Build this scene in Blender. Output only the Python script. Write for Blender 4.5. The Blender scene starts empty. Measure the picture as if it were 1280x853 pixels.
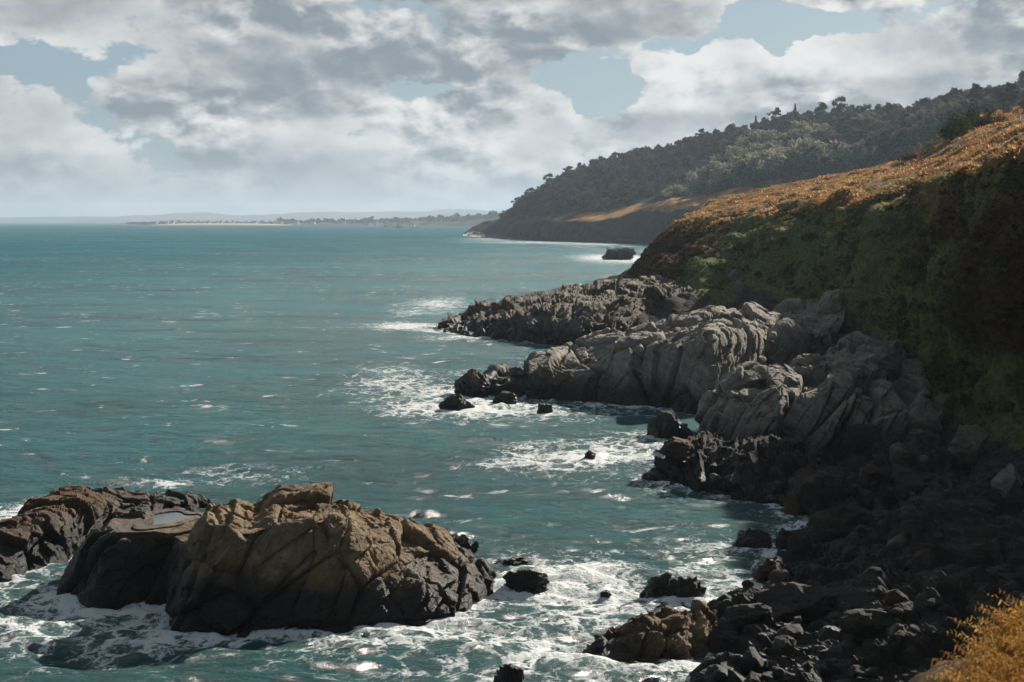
import bpy, math, random
import numpy as np
from mathutils import Vector

random.seed(7)
RNG = np.random.default_rng(7)
scene = bpy.context.scene
COL = scene.collection
rad = math.radians

# ------------------------------------------------------------------ camera
CAM_H = 18.0
F_PX = 1778.0            # 50 mm lens on a 1280 px wide frame
HORIZON = 276.0          # row of the level line in the photograph
PITCH = math.atan((426.5 - HORIZON) / F_PX)
cam_data = bpy.data.cameras.new("camera")
cam_data.lens = 50.0
cam_data.sensor_width = 36.0
cam_data.clip_start = 0.5
cam_data.clip_end = 60000.0
cam_data.dof.use_dof = True
cam_data.dof.focus_distance = 95.0
cam_data.dof.aperture_fstop = 1.3
cam = bpy.data.objects.new("camera", cam_data)
cam.location = (0, 0, CAM_H)
cam.rotation_euler = (math.pi / 2 - PITCH, 0, 0)
COL.objects.link(cam)
scene.camera = cam

# ------------------------------------------------------------------ light, exposure
SUN_EL, SUN_AZ = 28.5, 40.0          # azimuth measured from +Y towards +X
sun_data = bpy.data.lights.new("sun", 'SUN')
sun_data.energy = 5.0
sun_data.angle = rad(0.5)
sun_data.color = (1.0, 0.925, 0.82)
sun = bpy.data.objects.new("sun", sun_data)
SUN_DIR = Vector((math.sin(rad(SUN_AZ)) * math.cos(rad(SUN_EL)),
                  math.cos(rad(SUN_AZ)) * math.cos(rad(SUN_EL)), math.sin(rad(SUN_EL))))
sun.rotation_euler = SUN_DIR.to_track_quat('Z', 'Y').to_euler()
COL.objects.link(sun)
scene.view_settings.view_transform = 'Standard'
scene.view_settings.look = 'None'
scene.view_settings.exposure = 0.7
scene.view_settings.gamma = 1.0
scene.view_settings.use_curve_mapping = False
scene.cycles.max_bounces = 5
scene.cycles.diffuse_bounces = 2
scene.cycles.glossy_bounces = 2
scene.cycles.volume_bounces = 0
scene.cycles.transparent_max_bounces = 4
scene.cycles.use_denoising = True
scene.cycles.caustics_reflective = False
scene.cycles.caustics_refractive = False
scene.cycles.sample_clamp_indirect = 4.0

# ------------------------------------------------------------------ node helpers
class Nodes:
    def __init__(self, tree):
        self.t = tree
        tree.nodes.clear()

    def node(self, kind, ins=None, **props):
        n = self.t.nodes.new(kind)
        for k, v in props.items():
            setattr(n, k, v)
        for k, v in (ins or {}).items():
            s = n.inputs[k]
            if isinstance(v, bpy.types.NodeSocket):
                self.t.links.new(v, s)
            else:
                s.default_value = v
        return n

    def m(self, op, a, b=0.0, c=0.0, clamp=False):
        n = self.node('ShaderNodeMath', {0: a, 1: b, 2: c}, operation=op, use_clamp=clamp)
        return n.outputs[0]

    def v(self, op, a, b=(0, 0, 0), scale=None):
        ins = {0: a, 1: b}
        n = self.node('ShaderNodeVectorMath', ins, operation=op)
        if scale is not None:
            if isinstance(scale, bpy.types.NodeSocket):
                self.t.links.new(scale, n.inputs[3])
            else:
                n.inputs[3].default_value = scale
        return n.outputs['Value'] if op in ('DOT_PRODUCT', 'LENGTH', 'DISTANCE') else n.outputs[0]

    def noise(self, vec, scale, detail=4, rough=0.55, distort=0.0, out='Fac'):
        n = self.node('ShaderNodeTexNoise', {'Vector': vec, 'Scale': scale, 'Detail': detail,
                                             'Roughness': rough, 'Distortion': distort})
        return n.outputs[out]

    def voro(self, vec, scale, feature='F1', detail=0.0, smooth=0.5, rough=0.5, out='Distance', rand=1.0):
        n = self.node('ShaderNodeTexVoronoi', {'Vector': vec, 'Scale': scale, 'Randomness': rand}, feature=feature)
        if feature != 'N_SPHERE_RADIUS':
            if 'Detail' in n.inputs: n.inputs['Detail'].default_value = detail
            if 'Roughness' in n.inputs: n.inputs['Roughness'].default_value = rough
            if 'Smoothness' in n.inputs: n.inputs['Smoothness'].default_value = smooth
        return n.outputs[out]

    def rng(self, x, a, b, lo=0.0, hi=1.0, smooth=True):
        n = self.node('ShaderNodeMapRange', {0: x, 1: a, 2: b, 3: lo, 4: hi},
                      interpolation_type='SMOOTHSTEP' if smooth else 'LINEAR')
        return n.outputs[0]

    def mix(self, f, a, b, blend='MIX'):
        n = self.t.nodes.new('ShaderNodeMix')
        n.data_type = 'RGBA'
        n.blend_type = blend
        for s, val in ((n.inputs[0], f), (n.inputs[6], a), (n.inputs[7], b)):
            if isinstance(val, bpy.types.NodeSocket):
                self.t.links.new(val, s)
            elif isinstance(val, (int, float)):
                s.default_value = val
            else:
                s.default_value = tuple(val) + ((1.0,) if len(val) == 3 else ())
        return n.outputs[2]

    def combine(self, x, y, z):
        return self.node('ShaderNodeCombineXYZ', {0: x, 1: y, 2: z}).outputs[0]

    def link(self, a, b):
        self.t.links.new(a, b)

# ------------------------------------------------------------------ sky
def photo_dir(px, py):
    """azimuth and elevation (radians) of the compass bearing where a cloud stands"""
    u, w = (px - 640) / F_PX, (HORIZON - py) / F_PX
    return math.atan(u), math.atan(w * math.cos(math.atan(u)))

def build_world():
    w = bpy.data.worlds.new("World")
    scene.world = w
    w.use_nodes = True
    N = Nodes(w.node_tree)
    STR = 0.1
    d = N.node('ShaderNodeTexCoord').outputs['Generated']
    sx = N.node('ShaderNodeSeparateXYZ', {0: d})
    x, y, z = sx.outputs
    h = N.m('MAXIMUM', N.m('SQRT', N.m('ADD', N.m('MULTIPLY', x, x), N.m('MULTIPLY', y, y))), 0.02)
    el = N.m('ARCTAN2', z, h)
    az = N.m('ARCTAN2', x, y)
    ae = N.combine(az, el, 0.0)
    p = N.v('MULTIPLY', ae, (1.0, 1.75, 0.0))
    def fn(vec, scale, detail, rough=0.55, out='Fac', dist=0.0):
        n = N.node('ShaderNodeTexNoise', {'Vector': vec, 'Scale': scale, 'Detail': detail, 'Roughness': rough, 'Distortion': dist}, noise_dimensions='2D')
        return n.outputs[out]
    # gentle warp so that no cloud outline is a clean ellipse
    wn = fn(p, 12.0, 5.0, 0.6, 'Color')
    warp = N.v('SUBTRACT', wn, (0.5, 0.5, 0.5))
    aew = N.v('MULTIPLY_ADD', warp, (0.040, 0.032, 0.0))
    aew.node.inputs[2].default_value = (0, 0, 0)
    N.link(ae, aew.node.inputs[2])

    def blobs(lst):
        tot = None
        for px, py, rx, ry, amp in lst:
            a0, e0 = photo_dir(px, py)
            sx_, sy_ = F_PX / rx, F_PX / ry
            n = N.node('ShaderNodeVectorMath', {0: aew, 1: (sx_, sy_, 0), 2: (-a0 * sx_, -e0 * sy_, 0)}, operation='MULTIPLY_ADD')
            g = N.m('POWER', 0.36788, N.v('DOT_PRODUCT', n.outputs[0], n.outputs[0]))
            tot = N.m('MULTIPLY', g, amp) if tot is None else N.m('MULTIPLY_ADD', g, amp, tot)
        return tot

    cover = blobs([
        (45, 82, 110, 28, -0.95), (762, 112, 62, 34, -1.1), (940, 36, 80, 26, -1.15), (1010, 34, 60, 18, -0.8), (840, 66, 40, 10, -0.5), (785, 22, 80, 26, 0.7), (950, 70, 16, 24, -0.5), (560, 112, 30, 8, -0.3),
        (600, 105, 30, 12, -0.30), (865, 120, 70, 44, 0.50), (1065, 95, 110, 40, 0.6)])
    tone = blobs([
        (540, 66, 190, 44, -0.40), (430, 106, 150, 26, -0.24), (690, 30, 120, 22, -0.15), (90, 20, 190, 24, -0.26), (250, 135, 160, 40, -0.22), (600, 130, 45, 20, -0.30),
        (1240, 30, 90, 34, -0.28), (250, 205, 300, 16, -0.16), (900, 152, 120, 14, -0.2), (975, 108, 36, 26, -0.30), (1140, 108, 90, 18, -0.18), (765, 160, 34, 20, -0.22),
        (868, 95, 60, 38, 0.62), (990, 66, 46, 20, 0.62), (1070, 82, 90, 22, 0.45), (690, 145, 60, 24, 0.25), (265, 150, 36, 16, 0.28), (120, 185, 70, 18, 0.2),
        (460, 172, 140, 18, 0.18), (420, 8, 90, 10, 0.35), (1120, 12, 50, 18, 0.3), (770, 12, 110, 18, 0.25), (650, 222, 60, 10, 0.15), (700, 62, 50, 14, 0.22)])
    off = (0.006, 0.013, 0.0)
    wsm = N.v('SCALE', warp, scale=0.022)
    pw = N.v('ADD', p, wsm); ps = N.v('ADD', pw, off)
    def billow(vec):
        n = N.node('ShaderNodeTexVoronoi', {'Vector': vec, 'Scale': 17.0, 'Detail': 3.0, 'Roughness': 0.5, 'Lacunarity': 2.3, 'Randomness': 1.0}, feature='SMOOTH_F1', voronoi_dimensions='2D')
        n.inputs['Smoothness'].default_value = 0.35
        return n.outputs['Distance']
    b1 = billow(pw); b2 = billow(ps)
    n1 = fn(p, 9.0, 5, 0.5); n2 = fn(ps, 9.0, 5, 0.5)
    dens = N.m('ADD', N.m('ADD', N.m('MULTIPLY_ADD', N.m('SUBTRACT', n1, 0.5), 0.85, 0.86), cover), N.m('MULTIPLY', N.m('SUBTRACT', 0.42, b1), 0.75))
    alpha = N.rng(dens, 0.14, 0.30)
    relief = N.m('ADD', N.m('MULTIPLY', N.m('SUBTRACT', n1, n2), 1.0), N.m('MULTIPLY', N.m('SUBTRACT', b2, b1), 1.25))
    # broad veils of grey in which the puffs are lost, and clearer patches where they stand out
    clear = N.m('ADD', 0.25, N.m('MULTIPLY', N.rng(fn(N.v('ADD', p, (3.1, 1.7, 0.0)), 7.0, 3), 0.38, 0.62), 0.85))
    relief = N.m('MULTIPLY', relief, clear)
    rim = N.rng(dens, 0.15, 0.9, 0.20, -0.04)
    lf = N.m('ADD', N.m('ADD', N.m('ADD', 0.41, relief), rim), N.m('MULTIPLY_ADD', N.m('SUBTRACT', fn(p, 5.5, 4), 0.5), 0.9, tone))
    lf = N.rng(lf, -0.12, 1.12)
    dark = (0.150 / STR, 0.176 / STR, 0.200 / STR)
    lite = (0.52 / STR, 0.52 / STR, 0.51 / STR)
    ccol = N.mix(lf, dark, lite)
    # low air: everything within two degrees of the sea pales to one grey blue
    low = N.rng(el, 0.002, 0.062, 0.72, 0.0)
    ccol = N.mix(low, ccol, (0.225 / STR, 0.258 / STR, 0.280 / STR))
    # overhead the deck is thinner, and darkened out of view to lower ambient light
    high = N.rng(el, 0.17, 0.45)
    ccol = N.mix(N.m('MULTIPLY', high, 0.9), ccol, (0.085 / STR, 0.105 / STR, 0.128 / STR))
    # unseen dark deck behind the view, added to keep shaded rock faces dark
    away = N.rng(N.v('DOT_PRODUCT', d, (math.sin(rad(25)), math.cos(rad(25)), 0)), 0.10, -0.75)
    ccol = N.mix(N.m('MULTIPLY', away, 0.85), ccol, (0.042 / STR, 0.050 / STR, 0.060 / STR))
    alpha = N.m('MAXIMUM', alpha, N.m('MULTIPLY', low, 0.9))
    alpha = N.m('MAXIMUM', N.m('MULTIPLY', alpha, N.rng(el, 0.3, 0.9, 1.0, 0.8)), away)
    sky = N.node('ShaderNodeTexSky', sky_type='NISHITA', sun_disc=False, sun_elevation=rad(SUN_EL),
                 sun_rotation=rad(SUN_AZ), altitude=20.0, air_density=1.0, dust_density=1.4, ozone_density=1.0)
    skyc = N.mix(0.86, sky.outputs[0], (0.150 / STR, 0.212 / STR, 0.258 / STR))
    col = N.mix(alpha, skyc, ccol)
    bg = N.node('ShaderNodeBackground', {'Color': col, 'Strength': STR})
    out = N.node('ShaderNodeOutputWorld', {'Surface': bg.outputs[0]})
    w.cycles.sampling_method = 'MANUAL'
    w.cycles.sample_map_resolution = 512
build_world()

# ------------------------------------------------------------------ photo measurement helpers
CP, SP = math.cos(PITCH), math.sin(PITCH)
def ray(px, py):
    u, w = (px - 640) / F_PX, (426.5 - py) / F_PX
    return np.array([u, CP + w * SP, -SP + w * CP])
def P(px, py, Y):
    d = ray(px, py); return np.array([0, 0, CAM_H]) + d * (Y / d[1])
def PZ(px, py, z=0.0):
    d = ray(px, py); return np.array([0, 0, CAM_H]) + d * ((z - CAM_H) / d[2])

# ------------------------------------------------------------------ numpy noise
def _h(ix, iy, iz, s):
    with np.errstate(over='ignore'):
        n = (ix.astype(np.int64) * 374761393 + iy.astype(np.int64) * 668265263 + iz.astype(np.int64) * 1440662683 + s * 974634731) & 0xffffffff
        n = ((n ^ (n >> 13)) * 1274126177) & 0xffffffff
        n = ((n ^ (n >> 15)) * 2246822519) & 0xffffffff
        n = n ^ (n >> 16)
    return (n / 4294967296.0).astype(np.float32)

def vnoise(p, s=0):
    b = np.floor(p); f = (p - b).astype(np.float32); b = b.astype(np.int64)
    f = f * f * f * (f * (f * 6 - 15) + 10)
    r = 0
    for dx in (0, 1):
        wx = f[:, 0] if dx else 1 - f[:, 0]
        for dy in (0, 1):
            wy = f[:, 1] if dy else 1 - f[:, 1]
            for dz in (0, 1):
                wz = f[:, 2] if dz else 1 - f[:, 2]
                r = r + wx * wy * wz * _h(b[:, 0] + dx, b[:, 1] + dy, b[:, 2] + dz, s)
    return r * 2 - 1

def fbm(p, octaves=4, s=0, gain=0.5):
    r, a = 0, 1.0
    q = np.array(p, dtype=np.float64)
    for i in range(octaves):
        r = r + a * vnoise(q, s + i * 17)
        q = q * 2.03 + 11.7
        a *= gain
    return r

def frame(n):
    """rows: two in-plane axes and the bedding normal"""
    n = np.array(n, float); n /= np.linalg.norm(n)
    a = np.cross(n, [0, 0, 1.0]); a /= np.linalg.norm(a)
    return np.array([a, np.cross(n, a), n])

def frame_long(long, n):
    n = np.array(n, float); n /= np.linalg.norm(n)
    a = np.array(long, float); a -= n * a.dot(n); a /= np.linalg.norm(a)
    return np.array([a, np.cross(n, a), n])

def blocky(p, size, fr, s):
    """each fractured block of rock has its own step and tilt; returns step and distance to the joint"""
    q = (p @ fr.T) / np.array(size)
    b = np.floor(q).astype(np.int64)
    best = np.full(len(p), 1e9, np.float32); second = best.copy()
    val = np.zeros(len(p), np.float32)
    for dx in (-1, 0, 1):
        for dy in (-1, 0, 1):
            for dz in (-1, 0, 1):
                ix, iy, iz = b[:, 0] + dx, b[:, 1] + dy, b[:, 2] + dz
                ex = (q[:, 0] - ix - 0.5 - (_h(ix, iy, iz, s) - 0.5) * 0.9).astype(np.float32)
                ey = (q[:, 1] - iy - 0.5 - (_h(ix, iy, iz, s + 1) - 0.5) * 0.9).astype(np.float32)
                ez = (q[:, 2] - iz - 0.5 - (_h(ix, iy, iz, s + 2) - 0.5) * 0.9).astype(np.float32)
                d = ex * ex + ey * ey + ez * ez
                nb = d < best
                second = np.where(nb, best, np.minimum(second, d))
                if nb.any():
                    i = np.nonzero(nb)[0]
                    a, bb, c = ix[i], iy[i], iz[i]
                    val[i] = ((_h(a, bb, c, s + 3) - 0.5) * 1.2
                              + (_h(a, bb, c, s + 4) - 0.5) * 1.5 * ex[i]
                              + (_h(a, bb, c, s + 5) - 0.5) * 1.5 * ey[i]
                              + (_h(a, bb, c, s + 6) - 0.5) * 1.5 * ez[i])
                best = np.where(nb, d, best)
    return val, np.sqrt(second) - np.sqrt(best)

# ------------------------------------------------------------------ mesh helpers
def mesh_arrays(name, verts, faces, nper, mat, smooth=False, attrs=None):
    me = bpy.data.meshes.new(name)
    nf = len(faces)
    me.vertices.add(len(verts)); me.vertices.foreach_set('co', np.ascontiguousarray(verts, np.float32).ravel())
    me.loops.add(nf * nper); me.loops.foreach_set('vertex_index', np.ascontiguousarray(faces, np.int32).ravel())
    me.polygons.add(nf)
    me.polygons.foreach_set('loop_start', np.arange(0, nf * nper, nper, dtype=np.int32))
    me.polygons.foreach_set('loop_total', np.full(nf, nper, np.int32))
    me.update(calc_edges=True)
    me.polygons.foreach_set('use_smooth', np.full(nf, smooth, bool))
    for k, a in (attrs or {}).items():
        at = me.attributes.new(k, 'FLOAT', 'POINT')
        at.data.foreach_set('value', np.ascontiguousarray(a, np.float32).ravel())
    if mat: me.materials.append(mat)
    return me

def link(name, me, parent=None):
    o = bpy.data.objects.new(name, me)
    COL.objects.link(o)
    if parent: o.parent = parent
    return o

def tag(o, label=None, cat=None, group=None, kind=None):
    if label: o['label'] = label
    if cat: o['category'] = cat
    if group: o['group'] = group
    if kind: o['kind'] = kind
    return o

def recentre(o):
    """move a mesh thing's origin to the middle of its base"""
    me = o.data
    co = np.empty(len(me.vertices) * 3, np.float32); me.vertices.foreach_get('co', co)
    co = co.reshape(-1, 3)
    c = np.array([co[:, 0].mean(), co[:, 1].mean(), max(co[:, 2].min(), -1.0)], np.float32)
    me.vertices.foreach_set('co', (co - c).ravel()); me.update()
    o.location = [float(v) for v in c]
    return o

def grid_faces(nv, nu):
    i = np.arange(nv * nu).reshape(nv, nu)
    return np.stack([i[:-1, :-1], i[:-1, 1:], i[1:, 1:], i[1:, :-1]], -1).reshape(-1, 4)

def grid_normals(g):
    du = np.gradient(g, axis=1); dv = np.gradient(g, axis=0)
    n = np.cross(du, dv)
    n /= np.maximum(np.linalg.norm(n, axis=2, keepdims=True), 1e-9)
    return n

def spline(pts, t, tension):
    """pts (K, ...) sampled at t in [0, K-1]; tension 0 = straight, 1 = Catmull-Rom"""
    K = len(pts)
    i = np.clip(np.floor(t).astype(int), 0, K - 2); f = t - i
    sh = (-1,) + (1,) * (pts.ndim - 1)
    f = f.reshape(sh)
    p1, p2 = pts[i], pts[i + 1]
    p0 = np.where((i > 0).reshape(sh), pts[np.maximum(i - 1, 0)], 2 * p1 - p2)
    p3 = np.where((i + 2 < K).reshape(sh), pts[np.minimum(i + 2, K - 1)], 2 * p2 - p1)
    cr = 0.5 * (2 * p1 + (p2 - p0) * f + (2 * p0 - 5 * p1 + 4 * p2 - p3) * f ** 2 + (3 * p1 - p0 - 3 * p2 + p3) * f ** 3)
    return cr * tension + (p1 * (1 - f) + p2 * f) * (1 - tension)

def even(pts, axis, n, wmin=0.0):
    d = np.linalg.norm(np.diff(pts, axis=axis), axis=2).mean(axis=1 - axis) + wmin
    c = np.concatenate([[0], np.cumsum(d)]); c /= c[-1]
    return np.interp(np.linspace(0, 1, n), c, np.arange(len(c)))

def loft(rows, nu, nv, tu=0.8, tv=0.5):
    """rows: R lists of S points; returns grid (nv, nu, 3), station parameter, row parameter"""
    A = np.array(rows, float)
    tuu = even(A, 1, nu); tvv = even(A, 0, nv)
    B = spline(A.transpose(1, 0, 2), tuu, tu).transpose(1, 0, 2)
    G = spline(B, tvv, tv)
    return G, tuu, tvv

def orient(g):
    n = grid_normals(g)
    if (n[..., 2] - 0.5 * n[..., 1]).mean() < 0:
        g = g[:, ::-1].copy(); n = grid_normals(g)
        return g, n, True
    return g, n, False

# ------------------------------------------------------------------ materials
def new_mat(name):
    m = bpy.data.materials.new(name)
    m.use_nodes = True
    return m, Nodes(m.node_tree)

def finish(N, bsdf, vol=None):
    N.node('ShaderNodeOutputMaterial', {'Surface': bsdf})

def rock_mat(name, dark, mid, lite, wet=(0.02, 0.018, 0.016), z0=0.4, z1=2.2, lichen=0.0, lichen_col=(0.35, 0.27, 0.10), tilt=(0.45, 0.1, 0.9), warm=None, lee=None):
    m, N = new_mat(name)
    pos = N.node('ShaderNodeNewGeometry').outputs['Position']
    nor = N.node('ShaderNodeNewGeometry').outputs['Normal']
    fr = frame(tilt)
    q = N.combine(N.v('DOT_PRODUCT', pos, tuple(fr[0])), N.v('DOT_PRODUCT', pos, tuple(fr[1])), N.v('DOT_PRODUCT', pos, tuple(fr[2] * 4.0)))
    big = N.noise(pos, 0.16, 5, 0.6)
    bands = N.noise(q, 0.45, 7, 0.62, 0.6)
    fine = N.noise(pos, 3.0, 8, 0.65)
    t = N.m('ADD', N.m('ADD', N.m('MULTIPLY', big, 0.55), N.m('MULTIPLY', bands, 0.8)), N.m('MULTIPLY', fine, 0.55))
    c = N.mix(N.rng(t, 0.66, 0.98), dark, mid)
    c = N.mix(N.rng(t, 0.96, 1.30), c, lite)
    if warm:
        c = N.mix(N.m('MULTIPLY', N.rng(N.noise(pos, 0.5, 6, 0.65), 0.48, 0.66), 0.7), c, warm)
    if lichen:
        up = N.rng(N.node('ShaderNodeSeparateXYZ', {0: nor}).outputs[2], 0.25, 0.8)
        pat = N.rng(N.noise(pos, 0.8, 8, 0.7), 0.52, 0.64)
        c = N.mix(N.m('MULTIPLY', N.m('MULTIPLY', up, pat), lichen), c, lichen_col)
    # pale mineral streaks along the bedding and dark lichen in blotches
    streak = N.rng(N.noise(N.v('MULTIPLY', q, (0.25, 0.6, 1.6)), 0.6, 6, 0.6, 0.4), 0.60, 0.70)
    c = N.mix(N.m('MULTIPLY', streak, 0.55), c, lite)
    blot = N.rng(N.noise(N.v('ADD', pos, (31.0, 7.0, 3.0)), 0.55, 9, 0.72), 0.56, 0.64)
    c = N.mix(N.m('MULTIPLY', blot, 0.6), c, dark)
    zz = N.node('ShaderNodeSeparateXYZ', {0: pos}).outputs[2]
    zz = N.m('ADD', zz, N.m('MULTIPLY', N.m('SUBTRACT', N.noise(pos, 0.35, 6, 0.65), 0.5), 3.0))
    if lee:   # the splash zone reaches higher on the weather side
        zz = N.m('ADD', zz, N.m('MULTIPLY', N.m('ADD', N.node('ShaderNodeSeparateXYZ', {0: pos}).outputs[0], -lee[0]), lee[1]))
    dry = N.rng(zz, z0, z1)
    c = N.mix(dry, N.mix(N.rng(fine, 0.4, 0.7), wet, tuple(v * 1.9 for v in wet)), c)
    crack = N.voro(N.v('ADD', q, N.v('SCALE', N.node('ShaderNodeTexNoise', {'Vector': pos, 'Scale': 1.5}).outputs['Color'], scale=0.8)), 0.75, 'DISTANCE_TO_EDGE')
    hgt = N.m('ADD', N.m('ADD', N.m('MULTIPLY', N.noise(pos, 1.6, 12, 0.74), 0.8), N.m('MULTIPLY', bands, 0.7)), N.m('MULTIPLY', N.rng(crack, 0.0, 0.05), 0.05))
    bump = N.node('ShaderNodeBump', {'Height': hgt, 'Strength': 0.85, 'Distance': 0.55}).outputs[0]
    rough = N.rng(dry, 0, 1, 0.42, 0.88)
    b = N.node('ShaderNodeBsdfPrincipled', {'Base Color': c, 'Roughness': rough, 'Specular IOR Level': 0.3, 'Normal': bump})
    finish(N, b.outputs[0])
    return m

ROCK_BROWN = rock_mat('brown_rock', (0.06, 0.042, 0.027), (0.24, 0.17, 0.10), (0.52, 0.42, 0.28), z0=1.3, z1=3.1, warm=(0.27, 0.165, 0.075), tilt=(-0.6, -0.3, 0.75), lee=(-9.0, 0.10))
ROCK_RED = rock_mat('ruddy_rock', (0.035, 0.022, 0.014), (0.13, 0.08, 0.044), (0.29, 0.19, 0.105), z0=0.6, z1=2.8, warm=(0.17, 0.09, 0.04), tilt=(-0.4, -0.3, 0.8))
ROCK_GREY = rock_mat('grey_rock', (0.10, 0.09, 0.076), (0.27, 0.245, 0.21), (0.50, 0.465, 0.40), z0=0.8, z1=3.6, lichen=0.55, lichen_col=(0.40, 0.33, 0.17), tilt=(0.75, 0.2, 0.6))
ROCK_REEF = rock_mat('reef_rock', (0.055, 0.047, 0.040), (0.18, 0.153, 0.122), (0.38, 0.335, 0.27), z0=0.6, z1=3.2, lichen=0.35, tilt=(0.5, -0.2, 0.8))
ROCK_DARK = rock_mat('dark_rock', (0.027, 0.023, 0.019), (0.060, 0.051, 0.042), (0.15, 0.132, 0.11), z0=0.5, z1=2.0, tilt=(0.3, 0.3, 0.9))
ROCK_PALE = rock_mat('pale_rock', (0.12, 0.11, 0.10), (0.25, 0.235, 0.215), (0.42, 0.40, 0.36), z0=-4, z1=-3)
ROCK_RUST = rock_mat('rust_rock', (0.055, 0.036, 0.027), (0.11, 0.07, 0.05), (0.24, 0.16, 0.11), z0=-3, z1=-1)

def coast_mat():
    m, N = new_mat('coast_ground')
    pos = N.node('ShaderNodeNewGeometry').outputs['Position']
    veg = N.node('ShaderNodeAttribute', attribute_name='veg').outputs['Fac']
    top = N.node('ShaderNodeAttribute', attribute_name='top').outputs['Fac']
    big = N.noise(pos, 0.045, 5, 0.6)
    med = N.noise(pos, 0.35, 7, 0.65)
    fine = N.noise(pos, 2.2, 7, 0.7)
    grass = N.mix(N.rng(fine, 0.3, 0.7), (0.055, 0.066, 0.026), (0.20, 0.21, 0.085))
    fern = N.mix(N.rng(fine, 0.3, 0.7), (0.050, 0.030, 0.016), (0.135, 0.078, 0.036))
    fe = N.node('ShaderNodeAttribute', attribute_name='fern').outputs['Fac']
    slope = N.mix(N.rng(N.m('ADD', fe, N.m('MULTIPLY', N.m('SUBTRACT', med, 0.5), 0.6)), 0.38, 0.62), grass, fern)
    gold = N.mix(N.rng(N.m('ADD', N.m('MULTIPLY', fine, 0.5), N.m('MULTIPLY', med, 0.5)), 0.35, 0.65), (0.07, 0.045, 0.02), (0.30, 0.17, 0.07))
    c = N.mix(top, slope, gold)
    rock = N.mix(N.rng(fine, 0.35, 0.7), (0.03, 0.027, 0.024), (0.10, 0.092, 0.08))
    vv = N.m('ADD', veg, N.m('MULTIPLY', N.m('SUBTRACT', med, 0.5), 0.9))
    c = N.mix(N.rng(vv, 0.35, 0.55), rock, c)
    hgt = N.m('ADD', N.m('MULTIPLY', fine, 0.5), med)
    bump = N.node('ShaderNodeBump', {'Height': hgt, 'Strength': 0.9, 'Distance': 0.6}).outputs[0]
    b = N.node('ShaderNodeBsdfPrincipled', {'Base Color': c, 'Roughness': 0.95, 'Specular IOR Level': 0.1, 'Normal': bump})
    finish(N, b.outputs[0])
    return m

def leaf_mat(name, c0, c1, scale=0.4, trans=0.25, by_object=False, z_mix=None):
    m, N = new_mat(name)
    pos = N.node('ShaderNodeNewGeometry').outputs['Position']
    r = N.node('ShaderNodeNewGeometry').outputs['Random Per Island']
    f = N.m('ADD', N.m('MULTIPLY', r, 0.55), N.m('MULTIPLY', N.rng(N.noise(pos, scale, 4), 0.35, 0.65), 0.45))
    if by_object:
        o = N.node('ShaderNodeObjectInfo').outputs['Random']
        f = N.m('ADD', N.m('MULTIPLY', f, 0.35), N.m('MULTIPLY', N.m('POWER', o, 1.5), 0.65))
    c = N.mix(f, c0, c1)
    d = N.node('ShaderNodeBsdfDiffuse', {'Color': c})
    t = N.node('ShaderNodeBsdfTranslucent', {'Color': c})
    mx = N.node('ShaderNodeMixShader', {0: trans, 1: d.outputs[0], 2: t.outputs[0]})
    finish(N, mx.outputs[0])
    return m

def plain_mat(name, c0, c1, scale=1.0, rough=0.8):
    m, N = new_mat(name)
    pos = N.node('ShaderNodeNewGeometry').outputs['Position']
    c = N.mix(N.rng(N.noise(pos, scale, 6, 0.65), 0.35, 0.65), c0, c1)
    b = N.node('ShaderNodeBsdfPrincipled', {'Base Color': c, 'Roughness': rough, 'Specular IOR Level': 0.2})
    finish(N, b.outputs[0])
    return m

M_COAST = coast_mat()
M_BARK = plain_mat('bark', (0.05, 0.045, 0.04), (0.11, 0.10, 0.09), 0.8, 0.95)
def bracken_mat():
    m, N = new_mat('bracken_leaf')
    pos = N.node('ShaderNodeNewGeometry').outputs['Position']
    r = N.node('ShaderNodeNewGeometry').outputs['Random Per Island']
    a = N.rng(N.noise(pos, 0.06, 4, 0.6), 0.36, 0.64); b = N.rng(N.noise(pos, 0.35, 5, 0.65), 0.35, 0.65)
    c = N.mix(a, (0.34, 0.15, 0.055), (0.66, 0.41, 0.19))
    c = N.mix(N.m('MULTIPLY', b, 0.65), c, (0.22, 0.10, 0.045))
    c = N.mix(N.rng(r, 0.72, 1.0), c, (0.78, 0.60, 0.36))
    c = N.mix(N.m('MULTIPLY', N.rng(N.noise(N.v('ADD', pos, (40, 9, 3)), 0.05, 5, 0.65), 0.55, 0.64), 0.8), c, (0.22, 0.21, 0.07))
    d = N.node('ShaderNodeBsdfDiffuse', {'Color': c}); t = N.node('ShaderNodeBsdfTranslucent', {'Color': c})
    finish(N, N.node('ShaderNodeMixShader', {0: 0.4, 1: d.outputs[0], 2: t.outputs[0]}).outputs[0])
    return m
M_BRACKEN = bracken_mat()
M_BRACKEN_GOLD = leaf_mat('near_bracken_leaf', (0.32, 0.15, 0.04), (0.80, 0.52, 0.17), 0.9, 0.4)
M_FERN_DARK = leaf_mat('dull_fern_leaf', (0.055, 0.032, 0.016), (0.16, 0.088, 0.038), 0.12, 0.25)
M_GRASS = leaf_mat('grass_blade', (0.06, 0.076, 0.028), (0.21, 0.22, 0.085), 0.12, 0.25)
M_TWIGS = leaf_mat('twig_crown', (0.07, 0.058, 0.045), (0.32, 0.27, 0.20), 0.08, 0.2, True)
M_OLIVE = leaf_mat('olive_crown', (0.07, 0.066, 0.040), (0.27, 0.232, 0.145), 0.08, 0.2, True)
M_PALE = leaf_mat('pale_crown', (0.18, 0.175, 0.12), (0.42, 0.39, 0.28), 0.15, 0.3)
M_PINE = leaf_mat('pine_needles', (0.018, 0.026, 0.016), (0.05, 0.06, 0.038), 0.15, 0.1, True)
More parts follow.
